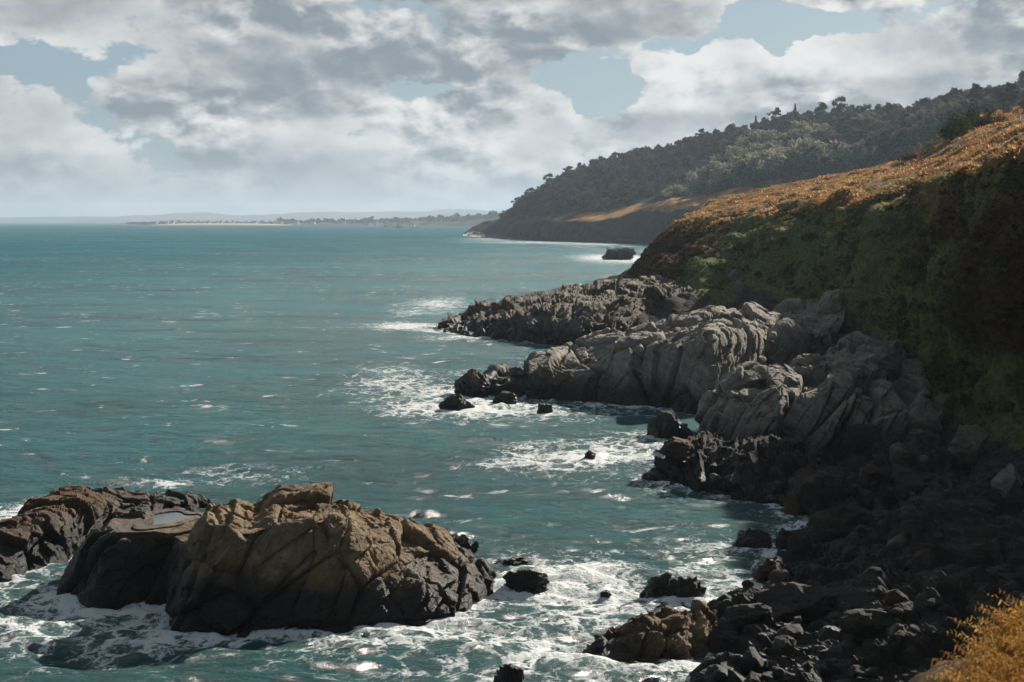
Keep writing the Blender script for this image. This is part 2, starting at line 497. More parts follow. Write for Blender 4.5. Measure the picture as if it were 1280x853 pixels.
M_GREEN = leaf_mat('gorse_leaf', (0.03, 0.05, 0.012), (0.11, 0.13, 0.03), 0.6, 0.15)

# ------------------------------------------------------------------ terrain: the near coast
# stations run from the headland's hidden back, round its end and along the shore to the camera's own cliff
def V(*a): return np.array(a, float)
coast_rows = {
 'W': [V(60,470,-.5), V(16,362,-.5), V(12,215,-.5), V(22,192,-.3), V(24,163,-.3), V(22,130,.2), V(21,108,.4), V(24,92,.6), V(19,62,-.4), V(8,44,-.5), V(-8,31,-.6)],
 'R': [V(66,465,7),   P(783,342,332), P(858,372,236), P(950,378,200), P(1062,402,165), P(1125,480,128), P(1182,522,112), V(34,92,3), V(31,60,4), V(15,37,6), V(3,25,7.6)],
 'M': [V(72,460,13),  P(806,313,329), P(868,318,262), P(975,318,215), P(1085,325,172), P(1150,380,135), P(1212,400,114), V(39,92,14), V(36,57,14), V(19,28,11.6), V(6.5,16.5,11.6)],
 'E': [V(80,455,18),  P(842,285,326), P(905,270,292), P(1000,262,240), P(1105,252,186), P(1195,230,146), P(1272,197,118), V(47,91,29), V(43,53,28), V(33,20,17.6), V(4,3,16.2)],  # the off-frame edge beside the shelf is raised to keep it shaded
 'T': [V(96,470,21),  P(880,262,390), P(955,244,365), P(1045,231,320), P(1140,214,262), P(1235,185,200), V(63,152,30.5), V(71,96,37), V(72,46,35), V(60,8,24), V(10,-12,17.5)],
 'B': [V(130,520,22), P(905,254,470), P(965,240,470), P(1040,224,440), P(1130,206,400), P(1248,163,330), V(112,245,39), V(130,110,46), V(130,40,42), V(120,-10,29), V(40,-50,20)],
 'L': [V(200,620,14), V(170,640,16), V(200,640,20), V(240,620,26), V(280,600,30), V(300,520,38), V(300,380,46), V(300,150,48), V(300,40,42), V(250,-60,34), V(90,-140,22)],
}
CG, cu, cv = loft([coast_rows[k] for k in 'WRMETBL'], 620, 520, 0.9, 0.35)
CG, CN, flipped = orient(CG)
if flipped: cu = cu[::-1]
shp = CG.shape[:2]
pts = CG.reshape(-1, 3)
VV = np.repeat(cv[:, None], shp[1], 1).ravel()
UU = np.repeat(cu[None, :], shp[0], 0).ravel()
sl = np.clip(1 - np.abs(VV - 2.0) / 1.25, 0, 1)                      # strongest on the seaward face
gul = fbm(np.stack([UU * 2.0, VV * 0.25, UU * 0 + 3], 1), 3, 5) * np.interp(UU, [1.5, 2.8], [2.0, 5.5]) * sl
lump = fbm(pts / 7.0, 5, 9) * 1.25 * np.clip(VV, 0, 1) * np.where(VV > 3.1, 0.55, 1.0)
near_cam = np.clip((np.linalg.norm(pts[:, :2], axis=1) - 8) / 14, 0, 1)
rocky = np.clip(1.35 - VV, 0, 1)
bk1, _ = blocky(pts, (5, 3.5, 2.2), frame((0.7, 0.2, 0.6)), 31)
bk2, _ = blocky(pts, (1.8, 1.3, 0.8), frame((0.7, 0.2, 0.6)), 47)
tuft = fbm(pts / 1.3, 3, 77) * 0.32 * np.clip(VV - 0.6, 0, 1) * np.clip(4.2 - VV, 0, 1)
disp = (gul + lump + tuft + rocky * (bk1 * 1.7 + bk2 * 0.6)) * near_cam
pts = pts + CN.reshape(-1, 3) * disp[:, None]
CPTS = pts.reshape(shp + (3,))
FERN = np.interp(UU, [0, .7, 1.3, 1.8, 2.4, 3.2, 4.0, 4.7, 5.3, 6.2, 7, 11], [.9, 1.1, 1.1, .7, .05, .35, .15, .15, .35, .55, .7, .8]) + 0.25 * np.clip(VV - 2.1, -1, 0.6)
FERN = np.clip(FERN + fbm(pts / 11.0, 4, 63) * 0.42, 0, 1)
veg_a = np.clip((VV - 0.75) / 0.6, 0, 1)
top_a = np.clip((VV - 2.72 + fbm(pts / 7.0, 4, 3) * 0.34) / 0.3, 0, 1)
o = link('terrain', mesh_arrays('terrain', pts, grid_faces(*shp), 4, M_COAST, True, {'veg': veg_a, 'top': top_a, 'fern': FERN}))
tag(o, 'steep coastal slope of grass and brown bracken above the shore rocks', 'coast', kind='structure')
CNN = grid_normals(CPTS)

# ------------------------------------------------------------------ terrain: the wooded headland
far_rows = [
 [V(-75,2080,-2), PZ(652,299.5), PZ(710,302.5), PZ(795,304.5), V(140,1010,-1), V(185,860,-1), V(215,720,-1), V(225,620,10), V(260,420,28), V(300,200,38)],
 [V(-40,1990,12), P(652,282,1400), P(712,276,1238), P(800,267,1155), P(868,258,1020), V(196,880,24), V(235,750,24), V(262,610,30), V(300,450,40), V(330,220,48)],
 [V(-20,1960,20), P(664,272,1450), P(732,266,1300), P(832,248,1240), P(902,238,1150), P(1000,222,1050), P(1150,192,900), P(1285,150,720), V(340,500,62), V(380,240,70)],
 [P(642,268,2000), P(694,234,1640), P(765,206,1570), P(852,185,1500), P(950,166,1400), P(1050,149,1300), P(1150,143,1200), P(1290,118,1100), V(540,800,112), V(600,350,110)],
 [V(60,2300,10), V(150,2000,60), V(230,1900,80), V(330,1850,95), V(430,1800,105), V(520,1700,110), V(600,1600,112), V(720,1400,118), V(900,950,115), V(1000,350,110)],
 [V(200,3000,0), V(500,3200,30), V(700,3000,40), V(900,2900,50), V(1200,2800,60), V(1500,2700,60), V(1900,2500,60), V(2200,2000,60), V(2400,1200,60), V(2400,300,60)],
]
HG, hu, hv = loft(far_rows, 300, 170, 0.8, 0.4)
HG, HN, flipped = orient(HG)
if flipped: hu = hu[::-1]
hs = HG.shape[:2]
hp = HG.reshape(-1, 3)
HV = np.repeat(hv[:, None], hs[1], 1).ravel(); HU = np.repeat(hu[None, :], hs[0], 0).ravel()
amp = np.clip(HV, 0, 1)
hp = hp + np.stack([0 * HV, 0 * HV, fbm(hp / 60.0, 4, 21) * 4.5 * amp], 1) + HN.reshape(-1, 3) * (fbm(hp / 14.0, 4, 4) * 3.0 * np.clip(1.6 - HV, 0, 1) * np.clip(HV * 4, 0, 1))[:, None]
HPTS = hp.reshape(hs + (3,))
def hill_mat():
    m, N = new_mat('headland_ground')
    pos = N.node('ShaderNodeNewGeometry').outputs['Position']
    a = N.node('ShaderNodeAttribute', attribute_name='row').outputs['Fac']
    n = N.noise(pos, 0.02, 6, 0.65); f = N.noise(pos, 0.15, 6, 0.7)
    wood = N.mix(N.rng(n, 0.35, 0.65), (0.030, 0.028, 0.022), (0.07, 0.062, 0.045))
    gold = N.mix(N.rng(f, 0.35, 0.65), (0.20, 0.10, 0.035), (0.40, 0.23, 0.09))
    cliff = N.mix(N.rng(f, 0.35, 0.65), (0.035, 0.030, 0.024), (0.085, 0.072, 0.055))
    aa = N.m('ADD', a, N.m('MULTIPLY', N.m('SUBTRACT', n, 0.5), 0.4))
    g = N.node('ShaderNodeAttribute', attribute_name='gold').outputs['Fac']
    c = N.mix(N.rng(aa, 0.75, 1.15), cliff, wood)
    c = N.mix(N.rng(N.m('ADD', g, N.m('MULTIPLY', N.m('SUBTRACT', f, 0.5), 0.5)), 0.4, 0.6), c, gold)
    b = N.node('ShaderNodeBsdfPrincipled', {'Base Color': c, 'Roughness': 1.0, 'Specular IOR Level': 0.05})
    finish(N, b.outputs[0]); return m
# no bracken terrace at the seaward end, where scrub runs down to the cliff
GOLD = np.clip((HV - 0.93) / 0.08, 0, 1) * np.clip((2.0 - HV) / 0.25, 0, 1) * np.clip((HU - 1.75) / 0.35, 0, 1)
o = link('hills', mesh_arrays('hills', hp, grid_faces(*hs), 4, hill_mat(), True, {'row': HV, 'gold': GOLD}))
tag(o, 'wooded headland rising beyond the bracken slope', 'headland', kind='structure')

# ------------------------------------------------------------------ rock outcrops
FOAM_PTS = []        # where rock meets water, for the surf
def outcrop(name, rows, nu, nv, mat, label, bed, scales, seed, tu=0.6, tv=0.25, warp=0.30, cat='rock', fade_top=False, foam=True, smooth_amp=0.25, post=None):
    G, uu, vv = loft(rows, nu, nv, tu, tv)
    G, Nn, _ = orient(G)
    s = G.shape[:2]
    p = G.reshape(-1, 3); n = Nn.reshape(-1, 3)
    if foam:
        w = np.array(rows[1])
        for i in range(len(w) - 1):
            L = max(2, int(np.linalg.norm(w[i + 1] - w[i]) / 0.8))
            for t in np.linspace(0, 1, L, endpoint=False):
                FOAM_PTS.append((w[i] * (1 - t) + w[i + 1] * t)[:2])
    pw = p + np.stack([fbm(p / 3.0, 3, seed + 50), fbm(p / 3.0, 3, seed + 60), fbm(p / 3.0, 3, seed + 70)], 1) * warp
    fr = frame_long(*bed) if len(bed) == 2 else frame(bed)
    d = fbm(p / 5.0, 4, seed) * smooth_amp
    for k, (size, amp) in enumerate(scales):
        b, e = blocky(pw, size, fr, seed + 100 * k)
        d = d + b * amp - np.exp(-(e / 0.045) ** 2) * amp * (0.45 if k == 0 else 0.22)
    VVr = np.repeat(vv[:, None], s[1], 1).ravel()
    d = d + fbm(p / 0.7, 3, seed + 7) * 0.045
    p = p + n * d[:, None]
    if post: p = post(p)
    o = link(name, mesh_arrays(name, p, grid_faces(*s), 4, mat, False))
    tag(o, label, cat)
    recentre(o)
    return o, p.reshape(s + (3,))

def from_table(tab, back=(0, 6, None), under=1.4, back_low=-1.0, steep=(1.0, 2.4, 0.3), bulge=0.0):
    """tab: (foot, face, shoulder, crest[, back, crest rise]) in the photograph; the foot lies on the water (or at a given depth),
    the face stands steeply behind it and the crest lies `rise` metres above the shoulder"""
    rows = [[] for _ in range(7)]
    for st in tab:
        W = PZ(st[0][0], st[0][1]) if len(st[0]) == 2 else P(*st[0])
        F = P(st[1][0], st[1][1], W[1] + steep[0]); S = P(st[2][0], st[2][1], W[1] + steep[1])
        rise = st[5] if len(st) > 5 else steep[2]
        Cc = PZ(st[3][0], st[3][1], S[2] + rise)
        if Cc[1] < S[1] + 0.6: Cc = P(st[3][0], st[3][1], S[1] + 0.6)
        if Cc[1] > S[1] + 26: Cc = P(st[3][0], st[3][1], S[1] + 26)
        rows[0].append(W + V(0, -0.5, -under)); rows[1].append(W); rows[2].append(F); rows[3].append(S); rows[4].append(Cc)
        bx, by, bz = st[4] if len(st) > 4 and st[4] else back
        m = Cc + V(bx, by, 0) * 0.5; m[2] = Cc[2] * 0.7
        e = Cc + V(bx, by, 0); e[2] = back_low if bz is None else bz
        rows[5].append(m); rows[6].append(e)
    return rows

# the two halves of the sea rock in front; a pool lies in a hollow between them
POOL_Z = 3.0
POOL_C = PZ(213, 650, POOL_Z)
POOL_R = (1.15, 1.9)
def pool_angle(dx, dy):
    t = np.arctan2(dy / POOL_R[1], dx / POOL_R[0]); return 1 + 0.18 * np.sin(3 * t + 1) + 0.1 * np.sin(5 * t)
def hollow(p):
    dx, dy = p[:, 0] - POOL_C[0], p[:, 1] - POOL_C[1]
    q = np.sqrt((dx / POOL_R[0]) ** 2 + (dy / POOL_R[1]) ** 2) / pool_angle(dx, dy)
    up = p[:, 2] > 1.2
    z = p[:, 2]
    z = np.where(up & (q < 1.0), np.minimum(z, POOL_Z - 0.25 * (1 - q)), z)
    # a lip of rock dams the water in on the side towards the camera
    z = np.where(up & (q >= 1.0) & (q < 1.45), np.where(dy < 0.4, np.clip(z, POOL_Z + 0.03, POOL_Z + 0.2), np.maximum(z, POOL_Z + 0.05)), z)
    front = up & (q >= 1.45) & (q < 4.2) & (dy < 0)
    z = np.where(front, np.minimum(z, POOL_Z + 0.12), z)
    p = p.copy(); p[:, 2] = z
    return p
main_tab = [
 ((72,746),(84,722),(97,700),(108,688),None,.1),
 ((102,767),(112,725),(124,680),(150,653),None,.2),
 ((165,764),(168,715),(172,662),(200,646),None,.1),
 ((206,762),(211,712),(216,664),(228,650),None,.1),
 ((214,797),(236,735),(255,650),(266,617),None,.45),
 ((272,798),(296,730),(312,660),(322,632),None,.1),
 ((342,792),(350,715),(352,640),(352,611),None,.35),
 ((432,787),(428,720),(424,650),(428,620),None,.35),
 ((502,781),(488,735),(466,682),(478,640),None,.75),
 ((562,776),(558,748),(540,716),(548,664),None,.9),
 ((596,754),(602,736),(596,718),(594,688),(-.5,5,None),.4),
 ((618,734),(620,724),(618,716),(612,708),(-1.5,4,None),.1),
]
main_rock, MR = outcrop('sea_rock', from_table(main_tab, (2, 6, None)), 430, 330, ROCK_BROWN,
    'big jagged brown sea rock with sunlit top standing in surf, front of the picture', ((0.75, 0.15, 0.62), (-0.62, -0.30, 0.72)),
    [((7.0, 4.4, 2.8), 0.55), ((3.0, 2.0, 1.3), 0.32), ((1.1, 0.8, 0.6), 0.09), ((0.4, 0.3, 0.22), 0.04)], 211, smooth_amp=0.06, warp=0.08, post=hollow)
left_tab = [
 ((-140,760),(-130,730,70),(-110,700,72),(-90,690,75)),
 ((-50,742),(-45,712,71),(-40,690,73),(-30,676,77)),
 ((2,727),(5,700,73),(8,675,75),(12,652,79)),
 ((45,716),(48,690,75),(50,655,77),(58,621,81)),
 ((85,700),(90,675,77),(98,640,79),(110,606,83)),
 ((120,690,78),(130,665,78.5),(145,635,80),(165,611,84)),
 ((170,680,78),(178,655,79),(190,635,81),(205,617,85)),
 ((215,665,80),(220,650,81),(230,637,82.5),(240,622,86)),
 ((245,650,82),(248,643,83),(250,637,84),(252,632,86)),
]
left_rock, LR = outcrop('sea_rock', from_table(left_tab, (0, 5, None), steep=(1.6, 3.4, 0.3)), 300, 220, ROCK_RED,
    'low reddish brown rock with lumpy face behind the big sea rock, at the left edge', (-0.3, -0.5, 0.8),
    [((4.5, 3.0, 1.6), 0.5), ((1.8, 1.3, 0.8), 0.26), ((0.8, 0.6, 0.4), 0.1)], 341, post=hollow)

ribA = [
 ((866,562,112),(870,532,114),(878,502,117),(888,482,122)),
 ((900,577,107),(905,532,111),(912,492,116),(922,463,124)),
 ((950,587,104),(955,542,109),(960,492,116),(966,466,126)),
 ((1000,592,103),(1003,547,108),(1008,492,116),(1015,447,130)),
 ((1060,592,103),(1055,547,108),(1050,482,117),(1058,420,138)),
 ((1110,592,103),(1105,552,107),(1105,492,114),(1100,422,133)),
 ((1160,592,103),(1155,557,106),(1150,512,111),(1138,457,124)),
 ((1205,592,103),(1195,562,105),(1185,532,109),(1175,502,116)),
]
outcrop('rock_outcrop', from_table(ribA, (4, 8, 1.0), steep=(1.6, 4.2, 0.9)), 420, 300, ROCK_GREY,
    'broad grey rock buttress with slanting slabs and tan grassy tip, nearest of the grey outcrops', ((0.45, 0.25, 0.85), (0.80, -0.05, -0.50)),
    [((14.0, 6.0, 2.6), 1.3), ((8.0, 2.2, 1.2), 0.42), ((2.6, 1.0, 0.6), 0.10), ((0.8, 0.5, 0.35), 0.05)], 401, warp=.1, smooth_amp=.12)
ribB = [
 ((598,489),(602,481,152),(605,473,154),(612,467,157)),
 ((650,496),(655,479,148),(660,463,152),(665,453,158)),
 ((700,499),(705,476,148),(715,451,153),(715,433,162)),
 ((760,505),(765,471,146),(775,436,153),(780,413,165)),
 ((830,513),(830,481,141),(835,426,152),(845,399,168)),
 ((880,520),(885,471,141),(890,421,154),(900,389,172)),
 ((940,502),(940,466,145),(950,421,157),(960,386,176)),
 ((1000,472,150),(1000,446,154),(1010,411,163),(1020,379,178)),
 ((1040,452,155),(1045,431,158),(1055,401,165),(1062,374,176)),
]
outcrop('rock_outcrop', from_table(ribB, (3, 9, None), steep=(1.5, 4.0, 0.8)), 460, 260, ROCK_GREY,
    'long grey rounded rock rib reaching into the sea, middle one of the grey outcrops', ((0.30, 0.45, 0.80), (0.90, 0.1, -0.35)),
    [((14.0, 8.0, 3.4), 1.25), ((7.0, 3.0, 1.5), 0.40), ((2.2, 1.3, 0.8), 0.10), ((0.8, 0.5, 0.35), 0.05)], 521, warp=.1, smooth_amp=.12)
ribC = [
 ((538,413),(545,410,238),(550,406,242),(560,401,249),(2,18,None)),
 ((590,419),(592,409,230),(596,398,239),(600,387,256),(4,50,None)),
 ((640,426),(645,411,222),(650,392,236),(655,374,263),(8,70,None)),
 ((700,433),(705,411,215),(712,386,233),(720,362,270),(14,75,None)),
 ((760,427),(765,401,225),(772,373,242),(775,351,282),(16,65,None)),
 ((820,416,225),(825,393,232),(830,369,246),(835,351,270),(6,30,2.0)),
 ((880,406,225),(880,386,230),(885,369,240),(890,353,255),(4,12,3.0)),
]
outcrop('rock_outcrop', from_table(ribC, steep=(2.0, 7.0, 1.0)), 440, 260, ROCK_REEF,
    'low brown and tan reef of broken rock running to a point behind the grey rib', (0.6, -0.35, 0.7),
    [((9.0, 6.0, 2.6), 1.3), ((3.6, 2.6, 1.3), 0.75), ((1.5, 1.2, 0.6), 0.3)], 631)
rag_tab = [
 ((721,829),(725,823),(731,814),(738,807)),
 ((756,838),(759,818),(764,798),(770,788)),
 ((798,842),(799,816),(803,787),(810,772)),
 ((842,838),(842,812),(846,781),(850,764)),
 ((878,820),(879,802),(880,780),(880,763)),
 ((904,797),(903,788),(903,778),(902,769)),
]
outcrop('sea_rock', from_table(rag_tab, (1, 3, None), steep=(0.8, 1.9, 0.15)), 220, 150, ROCK_BROWN,
    'ragged brown rock ringed by white surf near the lower right shore', ((0.6, 0.3, 0.7), (-0.5, -0.3, 0.8)),
    [((2.4, 1.6, 1.0), 0.42), ((1.0, 0.7, 0.5), 0.26), ((0.4, 0.3, 0.22), 0.09)], 251)
foot = [
 [PZ(803,602,-1.5), PZ(850,613,-1.5), PZ(900,622,-1.5), PZ(955,634,-1.5), PZ(1010,650,-1.5), PZ(1075,668,-1.2), PZ(1190,660,-.6)],
 [PZ(806,600), PZ(850,610), PZ(900,619), PZ(955,631), PZ(1010,646), PZ(1075,662,.2), PZ(1190,650,.5)],
 [PZ(812,588,.6), PZ(852,592,.8), PZ(902,602,.8), PZ(957,612,.8), PZ(1012,628,.8), PZ(1080,640,.9), PZ(1190,635,1.2)],
 [PZ(822,572,1.3), PZ(856,563,1.9), PZ(905,570,1.9), PZ(960,588,1.6), PZ(1015,606,1.4), PZ(1085,616,1.5), PZ(1190,612,1.8)],
 [PZ(838,563,1.2), PZ(870,552,1.8), PZ(920,556,2.2), PZ(975,572,2.2), PZ(1030,588,2.0), PZ(1100,596,2.0), PZ(1190,592,2.4)],
 [PZ(850,556,.2), PZ(885,545,.6), PZ(930,540,1.2), PZ(985,556,1.6), PZ(1040,572,1.6), PZ(1110,580,1.6), PZ(1190,575,2.4)],
]
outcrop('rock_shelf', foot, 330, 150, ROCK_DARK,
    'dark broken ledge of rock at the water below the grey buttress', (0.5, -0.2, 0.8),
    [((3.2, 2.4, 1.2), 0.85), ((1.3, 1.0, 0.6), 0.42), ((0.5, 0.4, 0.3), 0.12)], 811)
far_foot = [
 [PZ(572,295.5,-1), PZ(605,298.5,-1), PZ(650,300.5,-1), PZ(720,303,-1), PZ(805,306,-1)],
 [PZ(576,294.6), PZ(605,297.6), PZ(650,299.8), PZ(720,302.2), PZ(805,305)],
 [PZ(585,291.5,2.0), PZ(612,293.5,2.6), PZ(655,296,2.6), PZ(722,299.5,2.0), PZ(805,302,2.0)],
 [PZ(604,290,2.0), PZ(622,291,2.6), PZ(660,292,3.0), PZ(724,295.5,3.2), PZ(805,298.5,3.2)],
 [PZ(618,289,0), PZ(632,289,1), PZ(668,290,2), PZ(728,292,3), PZ(805,295,3)],
]
outcrop('rock_shelf', far_foot, 300, 60, ROCK_DARK, 'dark rocky foreshore under the wooded headland with a line of surf', (0.2, -0.2, 0.9),
    [((26.0, 18.0, 4.0), 2.0), ((9.0, 7.0, 2.5), 1.0)], 871, foam=False)
shelf = [
 [PZ(1008,655,-1.5), PZ(952,705,-1.5), PZ(922,750,-1.5), PZ(898,805,-1.5), PZ(885,870,-1.5), PZ(880,950,-1.5)],
 [PZ(1012,653), PZ(960,702), PZ(930,747), PZ(906,802), PZ(892,864), PZ(885,945)],
 [PZ(1080,642,1.0), PZ(1050,692,1.2), PZ(1040,737,1.3), PZ(1030,792,1.2), PZ(1020,860,1.2), PZ(1010,950,1.2)],
 [PZ(1170,620,2.0), PZ(1150,662,2.4), PZ(1150,717,2.7), PZ(1150,772,2.7), PZ(1150,850,2.7), PZ(1150,950,2.7)],
 [PZ(1300,598,3.2), PZ(1300,642,4), PZ(1310,692,4.6), PZ(1320,752,5), PZ(1330,830,5), PZ(1340,940,5)],
 [V(36,90,4), V(36,80,5), V(34,70,6), V(32,60,6), V(30,54,6), V(28,46,6)],
]
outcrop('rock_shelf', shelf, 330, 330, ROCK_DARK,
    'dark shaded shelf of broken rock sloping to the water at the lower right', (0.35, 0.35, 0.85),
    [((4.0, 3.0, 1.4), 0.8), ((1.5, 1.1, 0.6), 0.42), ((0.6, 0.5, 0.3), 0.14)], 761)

# ------------------------------------------------------------------ boulders and lesser rocks
def ico(sub):
    import bmesh
    bm = bmesh.new(); bmesh.ops.create_icosphere(bm, subdivisions=sub, radius=1.0)
    v = np.array([x.co[:] for x in bm.verts]); f = np.array([[x.index for x in q.verts] for q in bm.faces])
    bm.free(); return v, f
ICO = {k: ico(k) for k in (3, 4, 5)}
def boulder(name, centre, size, mat, label, seed, group=None, sub=4, rough=0.06, planes=11, foam=False, rot=None, jag=0.0, cat='boulder'):
    r = np.random.default_rng(seed)
    v, f = ICO[sub]
    n = r.normal(size=(planes, 3)); n /= np.linalg.norm(n, axis=1, keepdims=True)
    hgt = r.uniform(0.58, 0.92, planes)
    dn = v @ n.T
    q = np.where(dn > 0.05, hgt[None, :] / np.maximum(dn, 0.05), 9.0)
    rr = np.minimum(q.min(axis=1), 1.15)
    p = v * rr[:, None]
    if jag:
        b, e = blocky(p * 1.0 + fbm(p * 2, 2, seed)[:, None] * 0.1, (0.62, 0.45, 0.3), frame((0.4 * r.normal(), -0.3, 0.8)), seed)
        b2, e2 = blocky(p, (0.26, 0.2, 0.14), frame((0.3, 0.4 * r.normal(), 0.8)), seed + 9)
        p = p + v * (b * jag + b2 * jag * 0.45)[:, None]
    p = p + v * (fbm(p * 1.6, 4, seed) * rough)[:, None]
    p = p * np.array(size)
    a = r.uniform(0, 6.28) if rot is None else rot
    c, s = math.cos(a), math.sin(a)
    if rot is None: a2 = 0
    p = p @ np.array([[c, s, 0], [-s, c, 0], [0, 0, 1]])
    o = link(name, mesh_arrays(name, p, f, 3, mat, False))
    o.location = [float(t) for t in centre]
    tag(o, label, cat, group)
    if foam:
        for t in np.linspace(0, 6.28, 10, endpoint=False):
            FOAM_PTS.append(np.array([centre[0] + size[0] * math.cos(t), centre[1] + size[1] * math.sin(t)]))
    return o

def on_ground(px, py, w_px, h_px, depth=0.8):
    """a rock that rests on the built ground seen at this spot of the photograph"""
    d = Vector([float(t) for t in ray(px, py)]).normalized()
    hit, loc, nor, _, _, _ = scene.ray_cast(bpy.context.view_layer.depsgraph, Vector((0, 0, CAM_H)), d)
    if not hit or loc.z < 0.05 or loc.y < 30: return at_water(px, py, w_px, h_px)
    k = loc.y / F_PX; hw, hh = w_px * k / 2, h_px * k
    return np.array(loc) + V(0, hw * depth * 0.5, hh * 0.22), (hw, hw * depth, hh * 0.72)

def at_water(px, py, w_px, h_px, z=0.0, depth=0.8):
    """a rock whose foot is at (px,py): centre and half sizes from its size in the photograph"""
    b = PZ(px, py, z); Y = b[1]; k = Y / F_PX
    hw, hh = w_px * k / 2, h_px * k
    return b + V(0, hw * depth * 0.7, hh * 0.12), (hw, hw * depth, hh)

SEA_ROCKS = [  # px, py(base), width, height, material, label, jag, sub
 (662,741,62,26,ROCK_DARK,'squat dark rock awash just off the right end of the big sea rock',.16,5),
 (632,872,48,36,ROCK_RED,'reddish rock tip breaking the surf at the bottom edge',.2,4),
 (822,751,48,26,ROCK_DARK,'pale topped dark rock in the surf with split crest, left of its twin',.2,4),
 (858,756,42,30,ROCK_DARK,'dark pointed rock in the surf beside the split crested one',.2,4),
 (737,576,20,11,ROCK_RED,'lone reddish rock poking through the foam patch in the bay',.2,4),
 (733,720,30,8,ROCK_DARK,'flat dark rock barely awash, middle of the low line past the squat rock',.2,4),
 (758,746,14,7,ROCK_DARK,'tiny dark rock dotted in the surf below the low line of rocks',.15,3),
 (648,707,36,7,ROCK_DARK,'thin dark rock sliver touching the right tip of the big sea rock',.2,4),
 (708,718,14,6,ROCK_DARK,'smallest dark rock at the left start of the low line',.15,3),
 (572,513,44,17,ROCK_DARK,'wedge shaped dark rock in white surf, outermost before the long grey rib',.16,4),
 (630,507,36,13,ROCK_DARK,'low slanting dark rock in surf below the long grey rib',.16,4),
 (681,518,24,16,ROCK_DARK,'small square dark rock standing alone in the surf below the grey rib',.14,4),
 (590,496,62,32,ROCK_REEF,'cracked brown rock at the seaward tip of the long grey rib',.22,5),
 (632,497,56,24,ROCK_REEF,'broken low rock between the cracked brown rock and the twin peaked block',.22,4),
 (700,499,58,40,ROCK_REEF,'twin peaked tan and brown block at the foot of the grey rib',.22,5),
 (775,325,36,13,ROCK_DARK,'far dark islet with surf round it off the bracken headland',.45,4),
 (650,421,46,10,ROCK_DARK,'low dark rock awash in the cove behind the long grey rib',.2,4),
 (585,421,20,6,ROCK_DARK,'small dark rock awash under the reef point',.2,3),
 (690,418,60,18,ROCK_REEF,'ragged dark rock at the head of the cove',.25,4),
]
for i, (px, py, w, h, m, lab, jag, sub) in enumerate(SEA_ROCKS):
    c, s = at_water(px, py, w, h)
    boulder('sea_rock', c, s, m, lab, 900 + i * 13, sub=sub, jag=jag, foam=True, rot=0.0, cat='rock')

NAMED = [   # px, py, w, h, z of foot, material, label
 (1264,618,40,40,2.6,ROCK_PALE,'pale grey upright boulder perched on the dark shelf at the right edge'),
 (942,690,50,28,0.1,ROCK_DARK,'smooth dark rounded boulder at the water edge of the dark beach'),
 (838,549,58,30,0.2,ROCK_DARK,'black rounded boulder at the foot of the grey buttress'),
 (848,566,56,20,0.3,ROCK_RUST,'flat rust coloured slab leaning by the black boulder'),
 (1010,612,30,30,0.6,ROCK_RUST,'upright rusty boulder below the grey buttress'),
 (1000,640,40,24,0.2,ROCK_RUST,'rusty brown wedge boulder at the corner of the dark bay'),
 (1030,632,56,36,0.5,ROCK_DARK,'large dark slanted boulder behind the rusty wedge'),
 (972,616,34,16,0.3,ROCK_DARK,'dark humped boulder low at the edge of the dark bay'),
 (982,684,34,24,0.3,ROCK_DARK,'dark block beside the smooth rounded boulder'),
 (1004,686,30,30,0.4,ROCK_DARK,'tall dark boulder right of the dark block'),
 (1055,672,70,44,0.8,ROCK_DARK,'broad slab sided dark boulder on the shore behind the tall one'),
 (965,720,44,26,0.3,ROCK_DARK,'dark boulder with flat top below the smooth rounded one'),
 (975,728,26,16,0.4,ROCK_RUST,'small reddish stone in the shaded beach'),
 (1110,460,36,28,5.2,ROCK_PALE,'pale split boulder crowning the grey buttress'),
 (918,352,12,16,8.5,ROCK_PALE,'pale boulder on the grass slope, upper of a pair'),
 (924,372,15,20,7.0,ROCK_PALE,'pale boulder on the grass slope, lower of a pair'),
 (1042,392,40,34,6.6,ROCK_GREY,'leaning grey rock tooth above the cleft between two ribs'),
 (1212,570,64,36,1.2,ROCK_REEF,'broken grey crag low on the dark slope right of the grey buttress'),
 (1184,522,34,28,1.2,ROCK_REEF,'narrow grey crag above the broken one on the dark slope'),
 (1085,560,60,28,1.2,ROCK_DARK,'dark boulder under the overhang of the grey buttress'),
 (940,780,60,26,0.3,ROCK_DARK,'dark rock with wet crest beside the ragged brown sea rock'),
 (905,815,60,30,0.0,ROCK_DARK,'dark rock with tan cap at the foot of the shaded shelf'),
 (900,850,40,20,0.0,ROCK_DARK,'wet black rock in the wash at the bottom edge'),
 (930,836,36,20,0.1,ROCK_DARK,'wet black rock right of the one in the wash'),
 (1020,770,120,46,0.9,ROCK_DARK,'long dark ridge backed boulder in the middle of the shaded beach'),
 (1090,800,90,46,1.4,ROCK_DARK,'rounded dark boulder right of the ridge backed one'),
]
bpy.context.view_layer.update()
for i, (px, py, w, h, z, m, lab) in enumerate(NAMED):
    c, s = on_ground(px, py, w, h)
    boulder('boulder', c, s, m, lab, 1300 + i * 17, sub=4, jag=0.11, rough=0.06, foam=(z < 0.35), rot=0.0)

